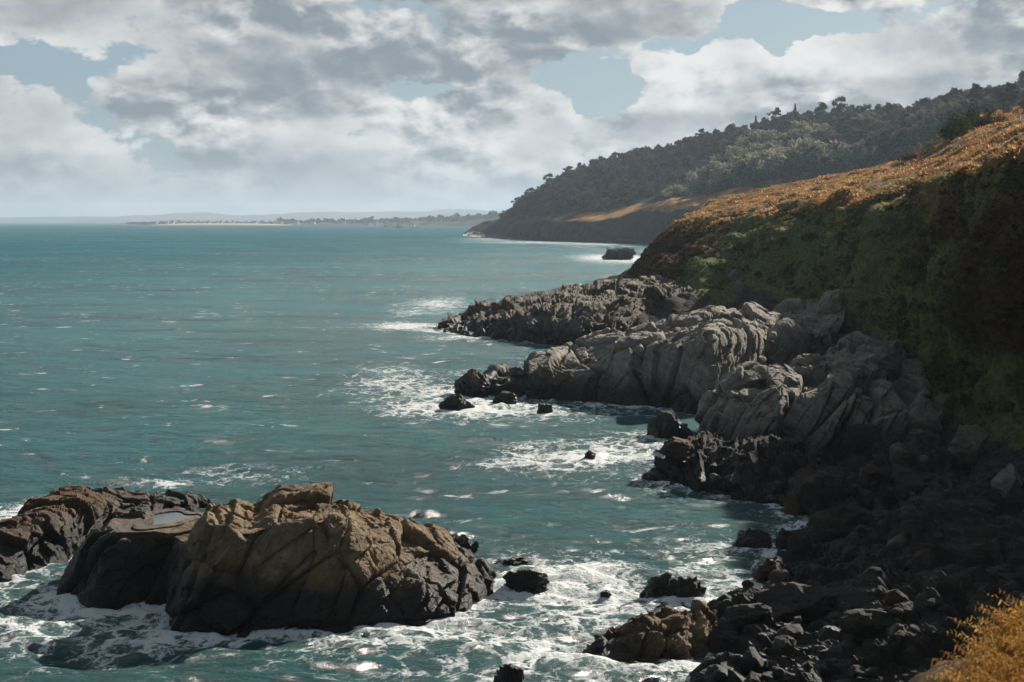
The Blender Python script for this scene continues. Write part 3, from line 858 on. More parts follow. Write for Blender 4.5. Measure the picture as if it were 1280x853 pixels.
# look-alike stones strewn over the shaded beach
r = np.random.default_rng(55)
for i in range(120):
    t = r.random()
    if t < 0.62:
        py = r.uniform(650, 852); px = r.uniform(930 + max(0, (700 - py)) * 1.2, 1190)
        z = np.interp(px, [930, 1040, 1150, 1300], [0.1, 1.2, 2.4, 3.6])
    else:
        py = r.uniform(568, 632); px = r.uniform(860, 1230); z = np.interp(py, [568, 632], [1.0, 0.3])
    w = r.choice([12, 16, 20, 28, 40], p=[.3, .3, .2, .14, .06]) * r.uniform(0.8, 1.2) * np.interp(py, [560, 850], [0.8, 1.25])
    c, s = on_ground(px, py, w, w * r.uniform(0.35, 0.6))
    if c[2] < 0.12: continue
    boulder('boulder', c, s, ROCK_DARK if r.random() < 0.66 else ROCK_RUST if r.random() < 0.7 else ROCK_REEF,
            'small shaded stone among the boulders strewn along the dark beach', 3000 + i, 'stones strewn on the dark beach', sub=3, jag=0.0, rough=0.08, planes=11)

# rocks at the foot of the far headland
r = np.random.default_rng(91)
for i in range(34):
    px = r.uniform(584, 800); base = np.interp(px, [584, 650, 800], [295.5, 299.5, 304.5]) + r.uniform(-1.5, 0)
    c, s = at_water(px, base, r.uniform(6, 18), r.uniform(2, 5), -0.2)
    boulder('shore_rock', c, s, ROCK_DARK, 'dark low rock in the line of rocks along the foot of the wooded headland', 5000 + i, 'rocks under the wooded headland', sub=3, jag=0.2, cat='rock')

# ------------------------------------------------------------------ sea
def build_sea():
    # angular rows are fine inside the bay and coarse elsewhere
    half, st_ = [0.0], 0.048
    while half[-1] < 180:
        if half[-1] > 22: st_ = min(st_ * 1.025, 4.0)
        half.append(half[-1] + st_)
    half = np.array(half) * (179.9 / half[-1])
    ang = np.radians(np.concatenate([-half[:0:-1], half]))
    inv = np.linspace(1 / 36.0, 1 / 1500.0, 640)
    rr = np.concatenate([[2.0, 12.0, 24.0], 1 / inv, np.geomspace(1600, 17500, 60)])
    A, R = np.meshgrid(ang, rr)
    x = (R * np.sin(A)).ravel().astype(np.float32); y = (R * np.cos(A)).ravel().astype(np.float32)
    inside = (np.abs(A) < np.radians(60)).ravel()
    dr = np.gradient(rr)
    cell = np.maximum(np.repeat(dr[:, None], len(ang), 1).ravel() * 0.75, (R * np.gradient(ang)[None, :]).ravel())
    z = np.zeros_like(x); slope = np.zeros_like(x)
    g = np.random.default_rng(31)
    for lam in np.geomspace(0.8, 20, 90):
        th = np.radians(g.normal(197, 27))           # swell and chop running in towards the shore
        k = 2 * np.pi / lam
        a = 0.0078 * lam ** 0.75 * np.exp(-(lam / 10) ** 2) * g.uniform(0.6, 1.4)
        att = np.clip((lam / cell - 2.2) / 2.5, 0, 1).astype(np.float32)
        ph = k * (x * np.sin(th) + y * np.cos(th)) + g.uniform(0, 6.28)
        s = np.sin(ph)
        z += att * a * (s + 0.22 * np.cos(2 * ph))
    # surf and foam cover
    fp = np.array(FOAM_PTS, np.float32)
    near = (R.ravel() < 330) & inside
    foam = np.zeros_like(x); shal = np.zeros_like(x)
    idx = np.nonzero(near)[0]
    dist = np.full(len(idx), 1e3, np.float32)
    for j in range(0, len(idx), 20000):
        ii = idx[j:j + 20000]
        xx, yy = x[ii][:, None], y[ii][:, None]
        dist[j:j + 20000] = np.sqrt(((xx - fp[None, :, 0]) ** 2 + (yy - fp[None, :, 1]) ** 2).min(axis=1))
    foam[idx] = 0.50 * np.exp(-(dist / 0.9) ** 1.3) + 0.13 * np.exp(-dist / 6.0)
    shal[idx] = np.exp(-dist / 16.0)
    patches = [  # px, py, half width px, half height px, amount
        (90,765,130,42,.72),(150,810,140,22,.5),(60,640,75,18,.55),(200,606,60,7,.55),(300,600,70,10,.3),(20,800,60,40,.3),
        (730,570,110,20,.72),(800,560,60,14,.5),(660,576,60,12,.4),(760,770,120,60,.55),(690,735,100,28,.5),(850,700,90,40,.22),(640,820,140,36,.5),
        (560,500,70,22,.7),(500,480,50,16,.4),(620,512,110,12,.65),(760,512,60,8,.4),(520,408,40,5,.6),(640,414,60,6,.6),(580,423,60,4,.5),
        (545,380,44,10,.8),(500,408,60,5,.6),(470,470,60,24,.35),(20,640,60,14,.6),(775,324,60,6,.9),(520,392,40,6,.35),(770,322,38,4,.9),(690,303,110,1.8,.9),(620,299,50,1.8,.75),(760,306,60,1.5,.8),(420,760,240,34,.18),(930,850,70,40,.55),
        (880,740,60,30,.3),(450,800,200,24,.3),(330,590,120,14,.16),(110,590,200,14,.12),(590,470,40,12,.35),(430,410,120,30,.05)]
    for px, py, rx, ry, am in patches:
        c = PZ(px, py); lo = PZ(px, py + ry); hi = PZ(px, py - ry * 0.9)
        wx = rx * c[1] / F_PX; wy = (hi[1] - lo[1]) / 2
        u = (x - c[0]) / wx; w = (y - (hi[1] + lo[1]) / 2) / wy
        foam += 0.60 * am * np.exp(-(u * u + w * w)).astype(np.float32)
    # the sea stops short of land seen beyond it: only a tint matters there
    depthz = np.clip(R.ravel() / 1500, 0, 1)
    z = z + np.clip(foam, 0, 1) * (0.10 + 0.16 * fbm(np.stack([x, y, 0 * x], 1) / 1.1, 3, 88)) * near
    verts = np.stack([x, y, z], 1)
    F = grid_faces(len(rr), len(ang))
    i = np.arange(len(rr) * len(ang)).reshape(len(rr), len(ang))
    seam = np.stack([i[:-1, -1], i[:-1, 0], i[1:, 0], i[1:, -1]], -1)
    F = np.concatenate([F, seam])
    m, N = new_mat('sea_water')
    pos = N.node('ShaderNodeNewGeometry').outputs['Position']
    fo = N.node('ShaderNodeAttribute', attribute_name='foam').outputs['Fac']
    sh = N.node('ShaderNodeAttribute', attribute_name='shallow').outputs['Fac']
    camd = N.v('LENGTH', pos)
    st = N.v('MULTIPLY', pos, (0.45, 1.0, 1.0))
    big = N.noise(N.v('MULTIPLY', pos, (0.5, 1.0, 0.0)), 0.012, 4, 0.6)
    chop = N.noise(N.v('MULTIPLY', pos, (0.40, 1.0, 1.0)), 0.055, 11, 0.74, 0.2)
    w1 = N.noise(st, 0.30, 4, 0.6, 0.3); w2 = N.noise(st, 0.95, 9, 0.70, 0.4)
    hgt = N.m('ADD', N.m('ADD', N.m('MULTIPLY', chop, 3.0), N.m('MULTIPLY', w1, 1.9)), N.m('MULTIPLY', w2, 1.3))
    bump = N.node('ShaderNodeBump', {'Height': hgt, 'Strength': 0.9, 'Distance': 1.0}).outputs[0]
    # clear green crests over darker troughs, wind patches, cloud shadow painted into the far water
    tone = N.m('ADD', N.m('ADD', N.m('MULTIPLY', chop, 0.55), N.m('MULTIPLY', w2, 0.28)), N.m('MULTIPLY', big, 0.30))
    deep = N.mix(N.rng(tone, 0.40, 0.70), (0.000, 0.055, 0.077), (0.003, 0.158, 0.186))
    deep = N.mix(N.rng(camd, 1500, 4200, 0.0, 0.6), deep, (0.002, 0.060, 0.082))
    shallow = (0.040, 0.110, 0.100)
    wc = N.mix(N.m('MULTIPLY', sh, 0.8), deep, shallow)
    # aerated water under thin foam is paler
    wc = N.mix(N.rng(fo, 0.05, 0.9, 0.0, 0.55), wc, (0.16, 0.24, 0.235))
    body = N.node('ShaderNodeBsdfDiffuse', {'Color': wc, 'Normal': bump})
    shine = N.node('ShaderNodeBsdfGlossy', {'Color': (1, 1, 1, 1), 'Roughness': 0.20, 'Normal': bump})
    # wave slopes hide each other at low angles, so a rough sea never turns to a full mirror
    fr_ = N.m('MINIMUM', N.node('ShaderNodeFresnel', {'IOR': 1.333, 'Normal': bump}).outputs[0], 0.17)
    water = N.node('ShaderNodeMixShader', {0: fr_, 1: body.outputs[0], 2: shine.outputs[0]})
    # lacy foam
    wv = N.node('ShaderNodeTexNoise', {'Vector': pos, 'Scale': 0.45, 'Detail': 5.0, 'Roughness': 0.6}).outputs['Color']
    fp_ = N.v('ADD', N.v('MULTIPLY', pos, (0.8, 0.62, 0.0)), N.v('SCALE', wv, scale=3.2))
    e1 = N.voro(fp_, 0.8, 'DISTANCE_TO_EDGE'); e2 = N.voro(fp_, 2.6, 'DISTANCE_TO_EDGE')
    lace = N.m('ADD', N.m('MULTIPLY', N.rng(e1, 0.0, 0.28, 1.0, 0.0), 0.55), N.m('MULTIPLY', N.rng(e2, 0.0, 0.3, 1.0, 0.0), 0.35))
    cl = N.noise(pos, 0.22, 6, 0.62, 0.8); fn = N.noise(pos, 2.8, 8, 0.75)
    f = N.m('ADD', N.m('ADD', fo, N.m('MULTIPLY', N.m('SUBTRACT', lace, 0.45), 0.75)), N.m('ADD', N.m('MULTIPLY', N.m('SUBTRACT', cl, 0.5), 1.25), N.m('MULTIPLY', N.m('SUBTRACT', fn, 0.5), 1.2)))
    fmask = N.m('MULTIPLY', N.rng(f, 0.34, 0.80), N.rng(fo, 0.02, 0.16))
    # scattered whitecaps of the open bay
    cap = N.noise(N.v('MULTIPLY', pos, (0.55, 1.0, 0.0)), 0.34, 8, 0.72, 0.5)
    gust = N.noise(N.v('MULTIPLY', pos, (1.0, 1.0, 0.0)), 0.010, 3)
    capm = N.rng(N.m('ADD', cap, N.m('MULTIPLY', gust, 0.16)), 0.685, 0.75)
    mask = N.m('MAXIMUM', fmask, N.m('MULTIPLY', capm, 0.8))
    fb = N.node('ShaderNodeBump', {'Height': f, 'Strength': 0.5, 'Distance': 0.2}).outputs[0]
    fd = N.node('ShaderNodeBsdfPrincipled', {'Base Color': (0.72, 0.74, 0.73, 1), 'Roughness': 0.9, 'Specular IOR Level': 0.1, 'Normal': fb})
    mx = N.node('ShaderNodeMixShader', {0: mask, 1: water.outputs[0], 2: fd.outputs[0]})
    finish(N, mx.outputs[0])
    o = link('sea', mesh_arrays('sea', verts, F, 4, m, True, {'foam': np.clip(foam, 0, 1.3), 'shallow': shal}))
    tag(o, 'choppy teal sea with white surf round the rocks', 'sea', kind='structure')
build_sea()

# still pool in a hollow between the two halves of the sea rock
def rock_pool():
    c = POOL_C; n = 40
    v = [(0.0, 0.0, 0.0)]
    for i in range(n):
        t = i / n * 2 * math.pi
        w = 1.05 * (1 + 0.18 * math.sin(3 * t + 1) + 0.1 * math.sin(5 * t))
        v.append((POOL_R[0] * math.cos(t) * w, POOL_R[1] * math.sin(t) * w, 0.0))
    f = [[0, 1 + i, 1 + (i + 1) % n] for i in range(n)]
    m, N = new_mat('pool_water')
    b = N.node('ShaderNodeBsdfPrincipled', {'Base Color': (0.03, 0.05, 0.05, 1), 'Roughness': 0.03, 'IOR': 1.333})
    finish(N, b.outputs[0])
    o = link('rock_pool', mesh_arrays('rock_pool', np.array(v), np.array(f), 3, m, True))
    o.location = [float(t) for t in c]
    tag(o, 'small still pool of water in a hollow on top of the sea rock', 'rock pool', kind='structure')
rock_pool()

# ------------------------------------------------------------------ bracken and grass
def blades(base, nrm, count, length, width, lean, rng, droop=0.35):
    """for each base point a tuft of bent leaf strips (two quads each)"""
    n = len(base)
    B = np.repeat(base, count, 0); L = np.repeat(length, count) * rng.uniform(0.55, 1.15, n * count)
    a = rng.uniform(0, 2 * np.pi, n * count); t = rng.uniform(0.15, 1.0, n * count) * lean
    dirh = np.stack([np.cos(a), np.sin(a), np.zeros_like(a)], 1)
    up = np.array([0, 0, 1.0]) * 0.75 + np.repeat(nrm, count, 0) * 0.25
    d = up * np.cos(t)[:, None] + dirh * np.sin(t)[:, None]
    side = np.cross(d, dirh + 0.001); side /= np.maximum(np.linalg.norm(side, axis=1, keepdims=True), 1e-6)
    W = (np.repeat(width, count) * rng.uniform(0.6, 1.3, n * count))[:, None]
    B = B + dirh * (L * 0.12)[:, None]
    mid = B + d * (L * 0.55)[:, None]
    tip = mid + (d * (1 - droop) + dirh * droop * 1.2 - np.array([0, 0, droop * 0.5])) * (L * 0.5)[:, None]
    v = np.stack([B - side * W * 0.35, B + side * W * 0.35, mid - side * W, mid + side * W, tip - side * W * 0.3, tip + side * W * 0.3], 1).reshape(-1, 3)
    k = np.arange(n * count)[:, None] * 6
    f = np.concatenate([k + np.array([[0, 1, 3, 2]]), k + np.array([[2, 3, 5, 4]])])
    return v, f

def scatter_on(G, Nm, mask, n, rng, area=True):
    """random points on the lofted grid, weighted by facet area"""
    c = (G[:-1, :-1] + G[1:, :-1] + G[:-1, 1:] + G[1:, 1:]) / 4
    ar = np.linalg.norm(np.cross(G[1:, :-1] - G[:-1, :-1], G[:-1, 1:] - G[:-1, :-1]), axis=2)
    w = (ar * mask[:-1, :-1]).ravel(); w /= w.sum()
    i = rng.choice(len(w), n, p=w)
    j, k = np.divmod(i, G.shape[1] - 1)
    a, b = rng.random(n)[:, None], rng.random(n)[:, None]
    p = (G[j, k] * (1 - a) + G[j + 1, k] * a) * (1 - b) + (G[j, k + 1] * (1 - a) + G[j + 1, k + 1] * a) * b
    return p, Nm[j, k], j, k

Vg = VV.reshape(shp); Ug = UU.reshape(shp); Tg = top_a.reshape(shp)
dist = np.linalg.norm(CPTS[..., :2], axis=2)
px_g = 640 + CPTS[..., 0] / np.maximum(CPTS[..., 1], 1) * F_PX
inview = ((px_g > 560) & (px_g < 1420) & (CPTS[..., 1] > 60)).astype(float)
rg = np.random.default_rng(3)
wt = inview * (Tg > 0.45) * (Vg < 5.3) / np.maximum(dist, 60) ** 1.0
p, n, _, _ = scatter_on(CPTS, CNN, wt, 80000, rg)
D = np.linalg.norm(p, axis=1)
clump = fbm(p * V(1, .45, 1) / 4.5, 4, 8)
keep = clump > -0.12 + 0.25 * rg.normal(size=len(p)) * 0.5
p, n, D, clump = p[keep], n[keep], D[keep], clump[keep]
v, f = blades(p, n, 5, np.clip(0.50 + 0.60 * clump, 0.2, 1.4) * rg.uniform(.5, 1.25, len(p)), 0.028 + D * 0.00026, 1.0, rg)
o = link('bracken', mesh_arrays('bracken', v, f, 4, M_BRACKEN))
tag(o, 'sunlit golden bracken covering the terrace above the cliff', 'bracken', kind='stuff')
# dull fern and grass on the shaded seaward face
fernm = FERN.reshape(shp) - 0.5
band = inview * (Vg > 1.15) * (Tg < 0.6) * (Vg < 3.2) / np.maximum(dist, 60)
p, n, _, _ = scatter_on(CPTS, CNN, band * (fernm > 0.0), 9000, rg)
D = np.linalg.norm(p, axis=1)
v, f = blades(p, n, 5, np.clip(0.42 + 0.35 * fbm(p / 3.5, 3, 18), 0.15, 0.9), 0.05 + D * 0.0004, 1.1, rg)
tag(link('fern', mesh_arrays('fern', v, f, 4, M_FERN_DARK)), 'dull red brown fern on the shaded cliff face', 'fern', kind='stuff')
p, n, _, _ = scatter_on(CPTS, CNN, band * (fernm <= 0.05), 9000, rg)
D = np.linalg.norm(p, axis=1)
v, f = blades(p, n, 5, np.clip(0.30 + 0.30 * fbm(p / 3.5, 3, 19), 0.10, 0.7), 0.04 + D * 0.0004, 1.1, rg)
tag(link('grass', mesh_arrays('grass', v, f, 4, M_GRASS)), 'dark green grass on the shaded cliff face', 'grass', kind='stuff')

p, n, _, _ = scatter_on(CPTS, CNN, band, 620, rg)
VA, FA, off = [], [], 0
for q in p:
    s_ = rg.uniform(.35, 1.25) * (1.5 if rg.random() < .12 else 1)
    k_ = int(70 * s_) + 24
    d_ = rg.normal(size=(k_, 3)); d_ /= np.linalg.norm(d_, axis=1, keepdims=True)
    c_ = q + d_ * (rg.random(k_) ** .4)[:, None] * V(s_, s_, s_ * .6) + V(0, 0, .15 * s_)
    a_ = rg.normal(size=(k_, 3)); a_ /= np.linalg.norm(a_, axis=1, keepdims=True)
    b_ = np.cross(a_, rg.normal(size=(k_, 3))); b_ /= np.linalg.norm(b_, axis=1, keepdims=True)
    z_ = rg.uniform(.08, .2, k_)[:, None]
    VA.append(np.stack([c_ - a_ * z_ - b_ * z_ * .5, c_ + a_ * z_ - b_ * z_ * .7, c_ + a_ * z_ * .8 + b_ * z_ * .6, c_ - a_ * z_ * .7 + b_ * z_], 1).reshape(-1, 3))
    FA.append(np.arange(k_)[:, None] * 4 + np.arange(4)[None, :] + off); off += 4 * k_
M_BRAMBLE = leaf_mat('bramble_leaf', (0.045, 0.052, 0.022), (0.18, 0.15, 0.065), 0.08, 0.2)
tag(link('brambles', mesh_arrays('brambles', np.concatenate(VA), np.concatenate(FA), 4, M_BRAMBLE)), 'dull olive and brown bramble cover on the shaded cliff face', 'brambles', kind='stuff')

# the bracken bush close to the camera, lower right: fronds with leaflets
def near_bracken():
    rgn = np.random.default_rng(12)
    V_, F_ = [], []
    c = 0
    # bank of fronds on the shoulder of the camera's own cliff
    for i in range(2000):
        t = rgn.random()
        Y = rgn.uniform(15.5, 24.5)
        edge = np.interp(Y, [15.5, 20, 24.5], [5.45, 6.6, 8.6])
        x = edge + abs(rgn.normal(0, 1)) * 1.5
        gz = np.interp(x - edge, [0, 4], [-0.35, 1.1]) + np.interp(Y, [15, 20, 24.5], [11.3, 10.75, 10.9])
        L = rgn.uniform(0.55, 1.15); a = rgn.uniform(0, 6.28); lean = rgn.uniform(0.2, 1.0)
        hd = np.array([math.cos(a), math.sin(a), 0]); d = np.array([0, 0, 1.0]) * math.cos(lean) + hd * math.sin(lean)
        base = np.array([x, Y, gz])
        side0 = np.cross(d, hd); side0 /= np.linalg.norm(side0) + 1e-9
        pts_ = []
        q = base.copy(); dd = d.copy()
        for k in range(15):
            pts_.append((q.copy(), dd.copy()))
            q = q + dd * L / 14; dd = dd + hd * 0.06 - np.array([0, 0, 0.045]); dd /= np.linalg.norm(dd)
        for k in range(2, 15):
            q, dd = pts_[k]
            ll = 0.17 * L * (1 - (k - 2) / 13.5) + 0.02
            sd = np.cross(dd, [hd[1], -hd[0], 0.3]); sd = side0 * 1.0
            for sg in (-1, 1):
                e = q + sd * sg * ll + dd * ll * 0.35 + np.array([0, 0, rgn.normal(0, 0.05) - 0.04])
                w = dd * ll * 0.17
                m1 = (q + e) / 2
                V_ += [q - w * .5, q + w * .5, m1 + w, e, m1 - w]
                F_.append([c, c + 1, c + 2, c + 3]); F_.append([c, c + 2, c + 3, c + 4]); c += 5
        V_ += [base, base + side0 * 0.012, pts_[14][0], pts_[14][0] + side0 * 0.006]
        F_.append([c, c + 1, c + 3, c + 2]); c += 4
    o = link('bracken', mesh_arrays('bracken', np.array(V_), np.array(F_), 4, M_BRACKEN_GOLD))
    tag(o, 'golden bracken fronds close by in the lower right corner', 'bracken', kind='stuff')
near_bracken()

# ------------------------------------------------------------------ trees
def quads(cen, size, rng, flat=0.0, elong=1.0):
    n = len(cen)
    a = rng.normal(size=(n, 3)); a[:, 2] *= (1 - flat); a /= np.linalg.norm(a, axis=1, keepdims=True)
    b = np.cross(a, rng.normal(size=(n, 3))); b /= np.linalg.norm(b, axis=1, keepdims=True)
    s = size * rng.uniform(0.6, 1.4, n)
    a = a * (s * elong)[:, None]; b = b * (s / elong)[:, None]
    v = np.stack([cen - a - b * .6, cen + a * .8 - b, cen + a + b * .7, cen - a * .7 + b], 1).reshape(-1, 3)
    f = (np.arange(n)[:, None] * 4 + np.arange(4)[None, :])
    return v, f

def crown_points(kind, n, rng):
    if kind == 'spruce':
        t = rng.random(n) ** 0.7; r_ = (1 - t) * 0.24 * (0.6 + 0.4 * np.abs(np.sin(t * 26))) * np.sqrt(rng.random(n)); a = rng.uniform(0, 6.28, n)
        return np.stack([r_ * np.cos(a), r_ * np.sin(a), 0.12 + 0.88 * (1 - (1 - t)) * 1.0], 1)
    if kind == 'pine':
        cl = np.array([[rng.normal(0, .20), rng.normal(0, .20), rng.uniform(.42, .92)] for _ in range(16)]); cl[:, :2] *= (1.15 - cl[:, 2:]) * 1.5; sz = np.array([.15, .15, .085])
    elif kind == 'pale':
        cl = np.array([[rng.normal(0, .30), rng.normal(0, .30), rng.uniform(.16, .70)] for _ in range(22)]); cl[:, 2] *= 1 - 0.35 * np.linalg.norm(cl[:, :2], axis=1); sz = np.array([.19, .19, .16])
    else:
        cl = []
        for _ in range(20):
            d = rng.normal(size=3); d /= np.linalg.norm(d); q = d * rng.uniform(.25, 1) ** .5
            cl.append([q[0] * .36, q[1] * .36, .60 + q[2] * .30])
        cl = np.array(cl); sz = np.array([.13, .13, .11])
    i = rng.integers(0, len(cl), n)
    d = rng.normal(size=(n, 3)); d /= np.linalg.norm(d, axis=1, keepdims=True)
    return cl[i] + d * (rng.random(n) ** .45)[:, None] * sz

def trunk_mesh(h, kind, rng, mat):
    V_, F_ = [], []
    def tube(p0, p1, r0, r1, seg=6):
        p0, p1 = np.array(p0, float), np.array(p1, float)
        d = p1 - p0; d /= np.linalg.norm(d)
        a = np.cross(d, [0.3, 0.9, 0.1]); a /= np.linalg.norm(a); b = np.cross(d, a); k = len(V_)
        for p_, r_ in ((p0, r0), (p1, r1)):
            for i in range(seg):
                t = i / seg * 6.2832
                V_.append(p_ + (a * math.cos(t) + b * math.sin(t)) * r_)
        for i in range(seg):
            F_.append([k + i, k + (i + 1) % seg, k + seg + (i + 1) % seg, k + seg + i])
    top = {'spruce': 0.95, 'pine': 0.78, 'pale': 0.3}.get(kind, 0.62)
    bend = rng.normal(0, 0.03, 2)
    tube((0, 0, -0.05 * h), (bend[0] * h, bend[1] * h, top * 0.5 * h), 0.028 * h, 0.02 * h)
    tube((bend[0] * h, bend[1] * h, top * 0.5 * h), (bend[0] * 1.5 * h, bend[1] * 1.5 * h, top * h), 0.02 * h, 0.008 * h)
    if kind != 'spruce':
        for i in range(7):
            a = rng.uniform(0, 6.28); z0 = rng.uniform(0.45, 0.85) * top * h; l = rng.uniform(.2, .34) * h
            tube((bend[0] * h, bend[1] * h, z0), (bend[0] * h + math.cos(a) * l, bend[1] * h + math.sin(a) * l, z0 + l * .75), .01 * h, .003 * h, 5)
    return mesh_arrays('trunk', np.array(V_), np.array(F_), 4, mat, True)

KINDS = {  # height, crown faces, face size, material, elongation
 'bare': (13.0, 1300, 0.36, M_TWIGS, 1.7), 'olive': (11.0, 1300, 0.36, M_OLIVE, 1.3), 'pine': (15.0, 1000, 0.36, M_PINE, 1.5),
 'spruce': (19.0, 800, 0.38, M_PINE, 1.5), 'pale': (12.0, 2200, 0.36, M_PALE, 1.5)}
NAMES = {'bare': 'bare_tree', 'olive': 'broadleaf_tree', 'pine': 'pine_tree', 'spruce': 'spruce_tree', 'pale': 'willow_tree'}
PROTO = {}
for k, (h, nf, fs, m, elong) in KINDS.items():
    for var in range(4 if k in ('bare', 'olive') else 2):
        rr_ = np.random.default_rng(hash(k.encode().hex()) % 1 + var * 7 + len(k) * 101)
        v, f = quads(crown_points(k, nf, rr_) * h, fs, rr_, 0.2, elong)
        PROTO[k, var] = (mesh_arrays('crown', v, f, 4, m), trunk_mesh(h, k, rr_, M_BARK))

def tree(kind, loc, scale, label, group, rng, var=None):
    nv_ = 4 if kind in ('bare', 'olive') else 2
    cm, tm = PROTO[kind, int(rng.integers(nv_)) if var is None else var]
    e = bpy.data.objects.new(NAMES[kind], None); COL.objects.link(e)
    e.location = [float(t) for t in loc]; e.rotation_euler = (0, 0, float(rng.uniform(0, 6.28)))
    e.scale = (float(scale * rng.uniform(.9, 1.2)),) * 2 + (float(scale),)
    tag(e, label, 'tree', group)
    link('crown', cm, e); link('trunk', tm, e)
    return e

# single trees that can be pointed out: (px, py of top, Y, kind, scale)
HX, HY, HZ = HPTS[..., 0].ravel(), HPTS[..., 1].ravel(), HPTS[..., 2].ravel()
def ground_at(x, y):
    i = np.argpartition((HX - x) ** 2 + (HY - y) ** 2, 4)[:4]
    w = 1 / (1 + (HX[i] - x) ** 2 + (HY[i] - y) ** 2)
    return float((HZ[i] * w).sum() / w.sum())
rt = np.random.default_rng(23)
SINGLE = [
 (1053,116,1290,'pine',1.25,'tallest dark round topped tree on the skyline of the wooded hill'),
 (1027,124,1310,'pine',1.0,'broad dark tree on the skyline left of the tallest one'),
 (994,126,1330,'spruce',1.0,'pointed conifer on the skyline, taller of two'),
 (945,142,1400,'spruce',0.8,'pointed conifer on the skyline, smaller of two'),
 (970,131,1370,'pine',1.0,'ragged pine on the skyline between the two pointed conifers'),
 (878,158,1470,'pine',0.9,'dark lone crown standing up where the skyline steps to the right'),
 (648,244,1930,'pine',0.85,'leaning pine at the seaward tip of the wooded headland'),
 (665,232,1800,'pine',0.9,'second pine up the ridge from the headland tip'),
 (688,214,1660,'pine',1.0,'third pine up the ridge from the headland tip'),
 (712,205,1620,'pine',1.0,'pine on the ridge crest above the bare seaward slope'),
]
for px, py, Y, k, s, lab in SINGLE:
    q = P(px, py, Y); gz = ground_at(q[0], q[1])
    hh = max((q[2] - gz) * 0.88, 7.0)
    tree(k, (q[0], q[1], gz), hh / KINDS[k][0], lab, None, rt)
# the pale willow mass in the middle of the wood and pale shrubs near the terrace
for i, (px, py, Y, hpx) in enumerate([(925,198,1190,38),(960,186,1230,36),(1000,180,1220,38),(1040,182,1190,36),(1075,196,1090,40),(905,218,1135,40),(945,212,1100,46),(985,214,1080,52),(1020,212,1065,52),(1055,214,1045,46),(1000,196,1150,36),(960,200,1180,34),(1040,196,1130,36),(1075,216,1020,34)]):
    q = P(px, py, Y); h = hpx * Y / F_PX
    gz = ground_at(q[0], q[1])
    tree('pale', (q[0], q[1], min(gz, q[2] - 2)), max(h, 8) / 12.0 * 1.05, 'pale grey green willow in the big pale clump amid the dark wood', 'willows of the pale clump', rt)
for i, (px, py, Y, hpx, lab) in enumerate([(850,246,1170,24,'tan leafless bush at the left end of the pale thicket by the terrace'),(880,244,1150,28,'tan leafless bush, fullest of the pale thicket by the terrace'),
        (905,240,1130,24,'tan leafless bush at the right end of the pale thicket by the terrace'),(972,233,1040,20,'lone pale sapling standing below the willow clump'),(1100,212,960,22,'faint grey bush right of the willow clump'),(1170,190,800,24,'grey bush above the bracken ridge near the green gorse')]):
    q = P(px, py, Y); gz = ground_at(q[0], q[1]); h = hpx * Y / F_PX
    tree('pale', (q[0], q[1], gz - .5), h / 12.0, lab, None, rt)

# the wood: each tree among the nearest stands alone, those farther back or smaller merge to one mass
hmask = np.where((Vh := HV.reshape(hs)) > 0, ((Vh > 1.75) & (Vh < 3.12)).astype(float), 0)
hmask *= (HU.reshape(hs) > 0.25)
pxh = 640 + HPTS[..., 0] / np.maximum(HPTS[..., 1], 1) * F_PX
hmask *= ((pxh > 600) & (pxh < 1380))
p, n, j, k = scatter_on(HPTS, HPTS * 0, hmask, 1500, rt)
# keep a minimum spacing
keep = []
for i in range(len(p)):
    if all((p[i, 0] - p[t, 0]) ** 2 + (p[i, 1] - p[t, 1]) ** 2 > 95 for t in keep): keep.append(i)
p = p[keep]; vrow = Vh[j[keep], k[keep]]
order = np.argsort(p[:, 1] - 90 * (vrow > 2.85))
lone, mass = order[:270], order[270:]
for i in lone:
    t = rt.random()
    kd = 'bare' if t < .55 else 'olive' if t < .9 else 'pine'
    lab = {'bare': 'grey brown leafless tree in the wood on the far hillside', 'olive': 'dull olive rounded tree in the wood on the far hillside', 'pine': 'dark pine in the wood on the far hillside'}[kd]
    tree(kd, p[i] - V(0, 0, 1.0), rt.uniform(.8, 1.2) * (1.45 if rt.random() < .35 and vrow[i] < 2.55 else 1), lab, {'bare': 'leafless trees of the hillside wood', 'olive': 'olive trees of the hillside wood', 'pine': 'pines of the hillside wood'}[kd], rt)
VA, FA, off = [], [], 0
for i in mass:
    h = rt.uniform(8, 15)
    v, f = quads(crown_points('bare', 420, rt) * h, .62, rt, .2, 1.4)
    VA.append(v + p[i] - V(0, 0, 1.0)); FA.append(f + off); off += len(v)
# undergrowth between the trees
p2, _, _, _ = scatter_on(HPTS, HPTS * 0, hmask, 2600, rt)
for q in p2:
    v, f = quads(rt.normal(size=(34, 3)) * V(2.2, 2.2, 1.1) + q + V(0, 0, 1.2), .5, rt, .2, 1.4)
    VA.append(v); FA.append(f + off); off += len(v)
tag(link('woodland', mesh_arrays('woodland', np.concatenate(VA), np.concatenate(FA), 4, leaf_mat('woodland_leaf', (0.06, 0.056, 0.045), (0.19, 0.17, 0.13), 0.03, .2))), 'grey brown leafless wood covering the far hillside', 'wood', kind='stuff')

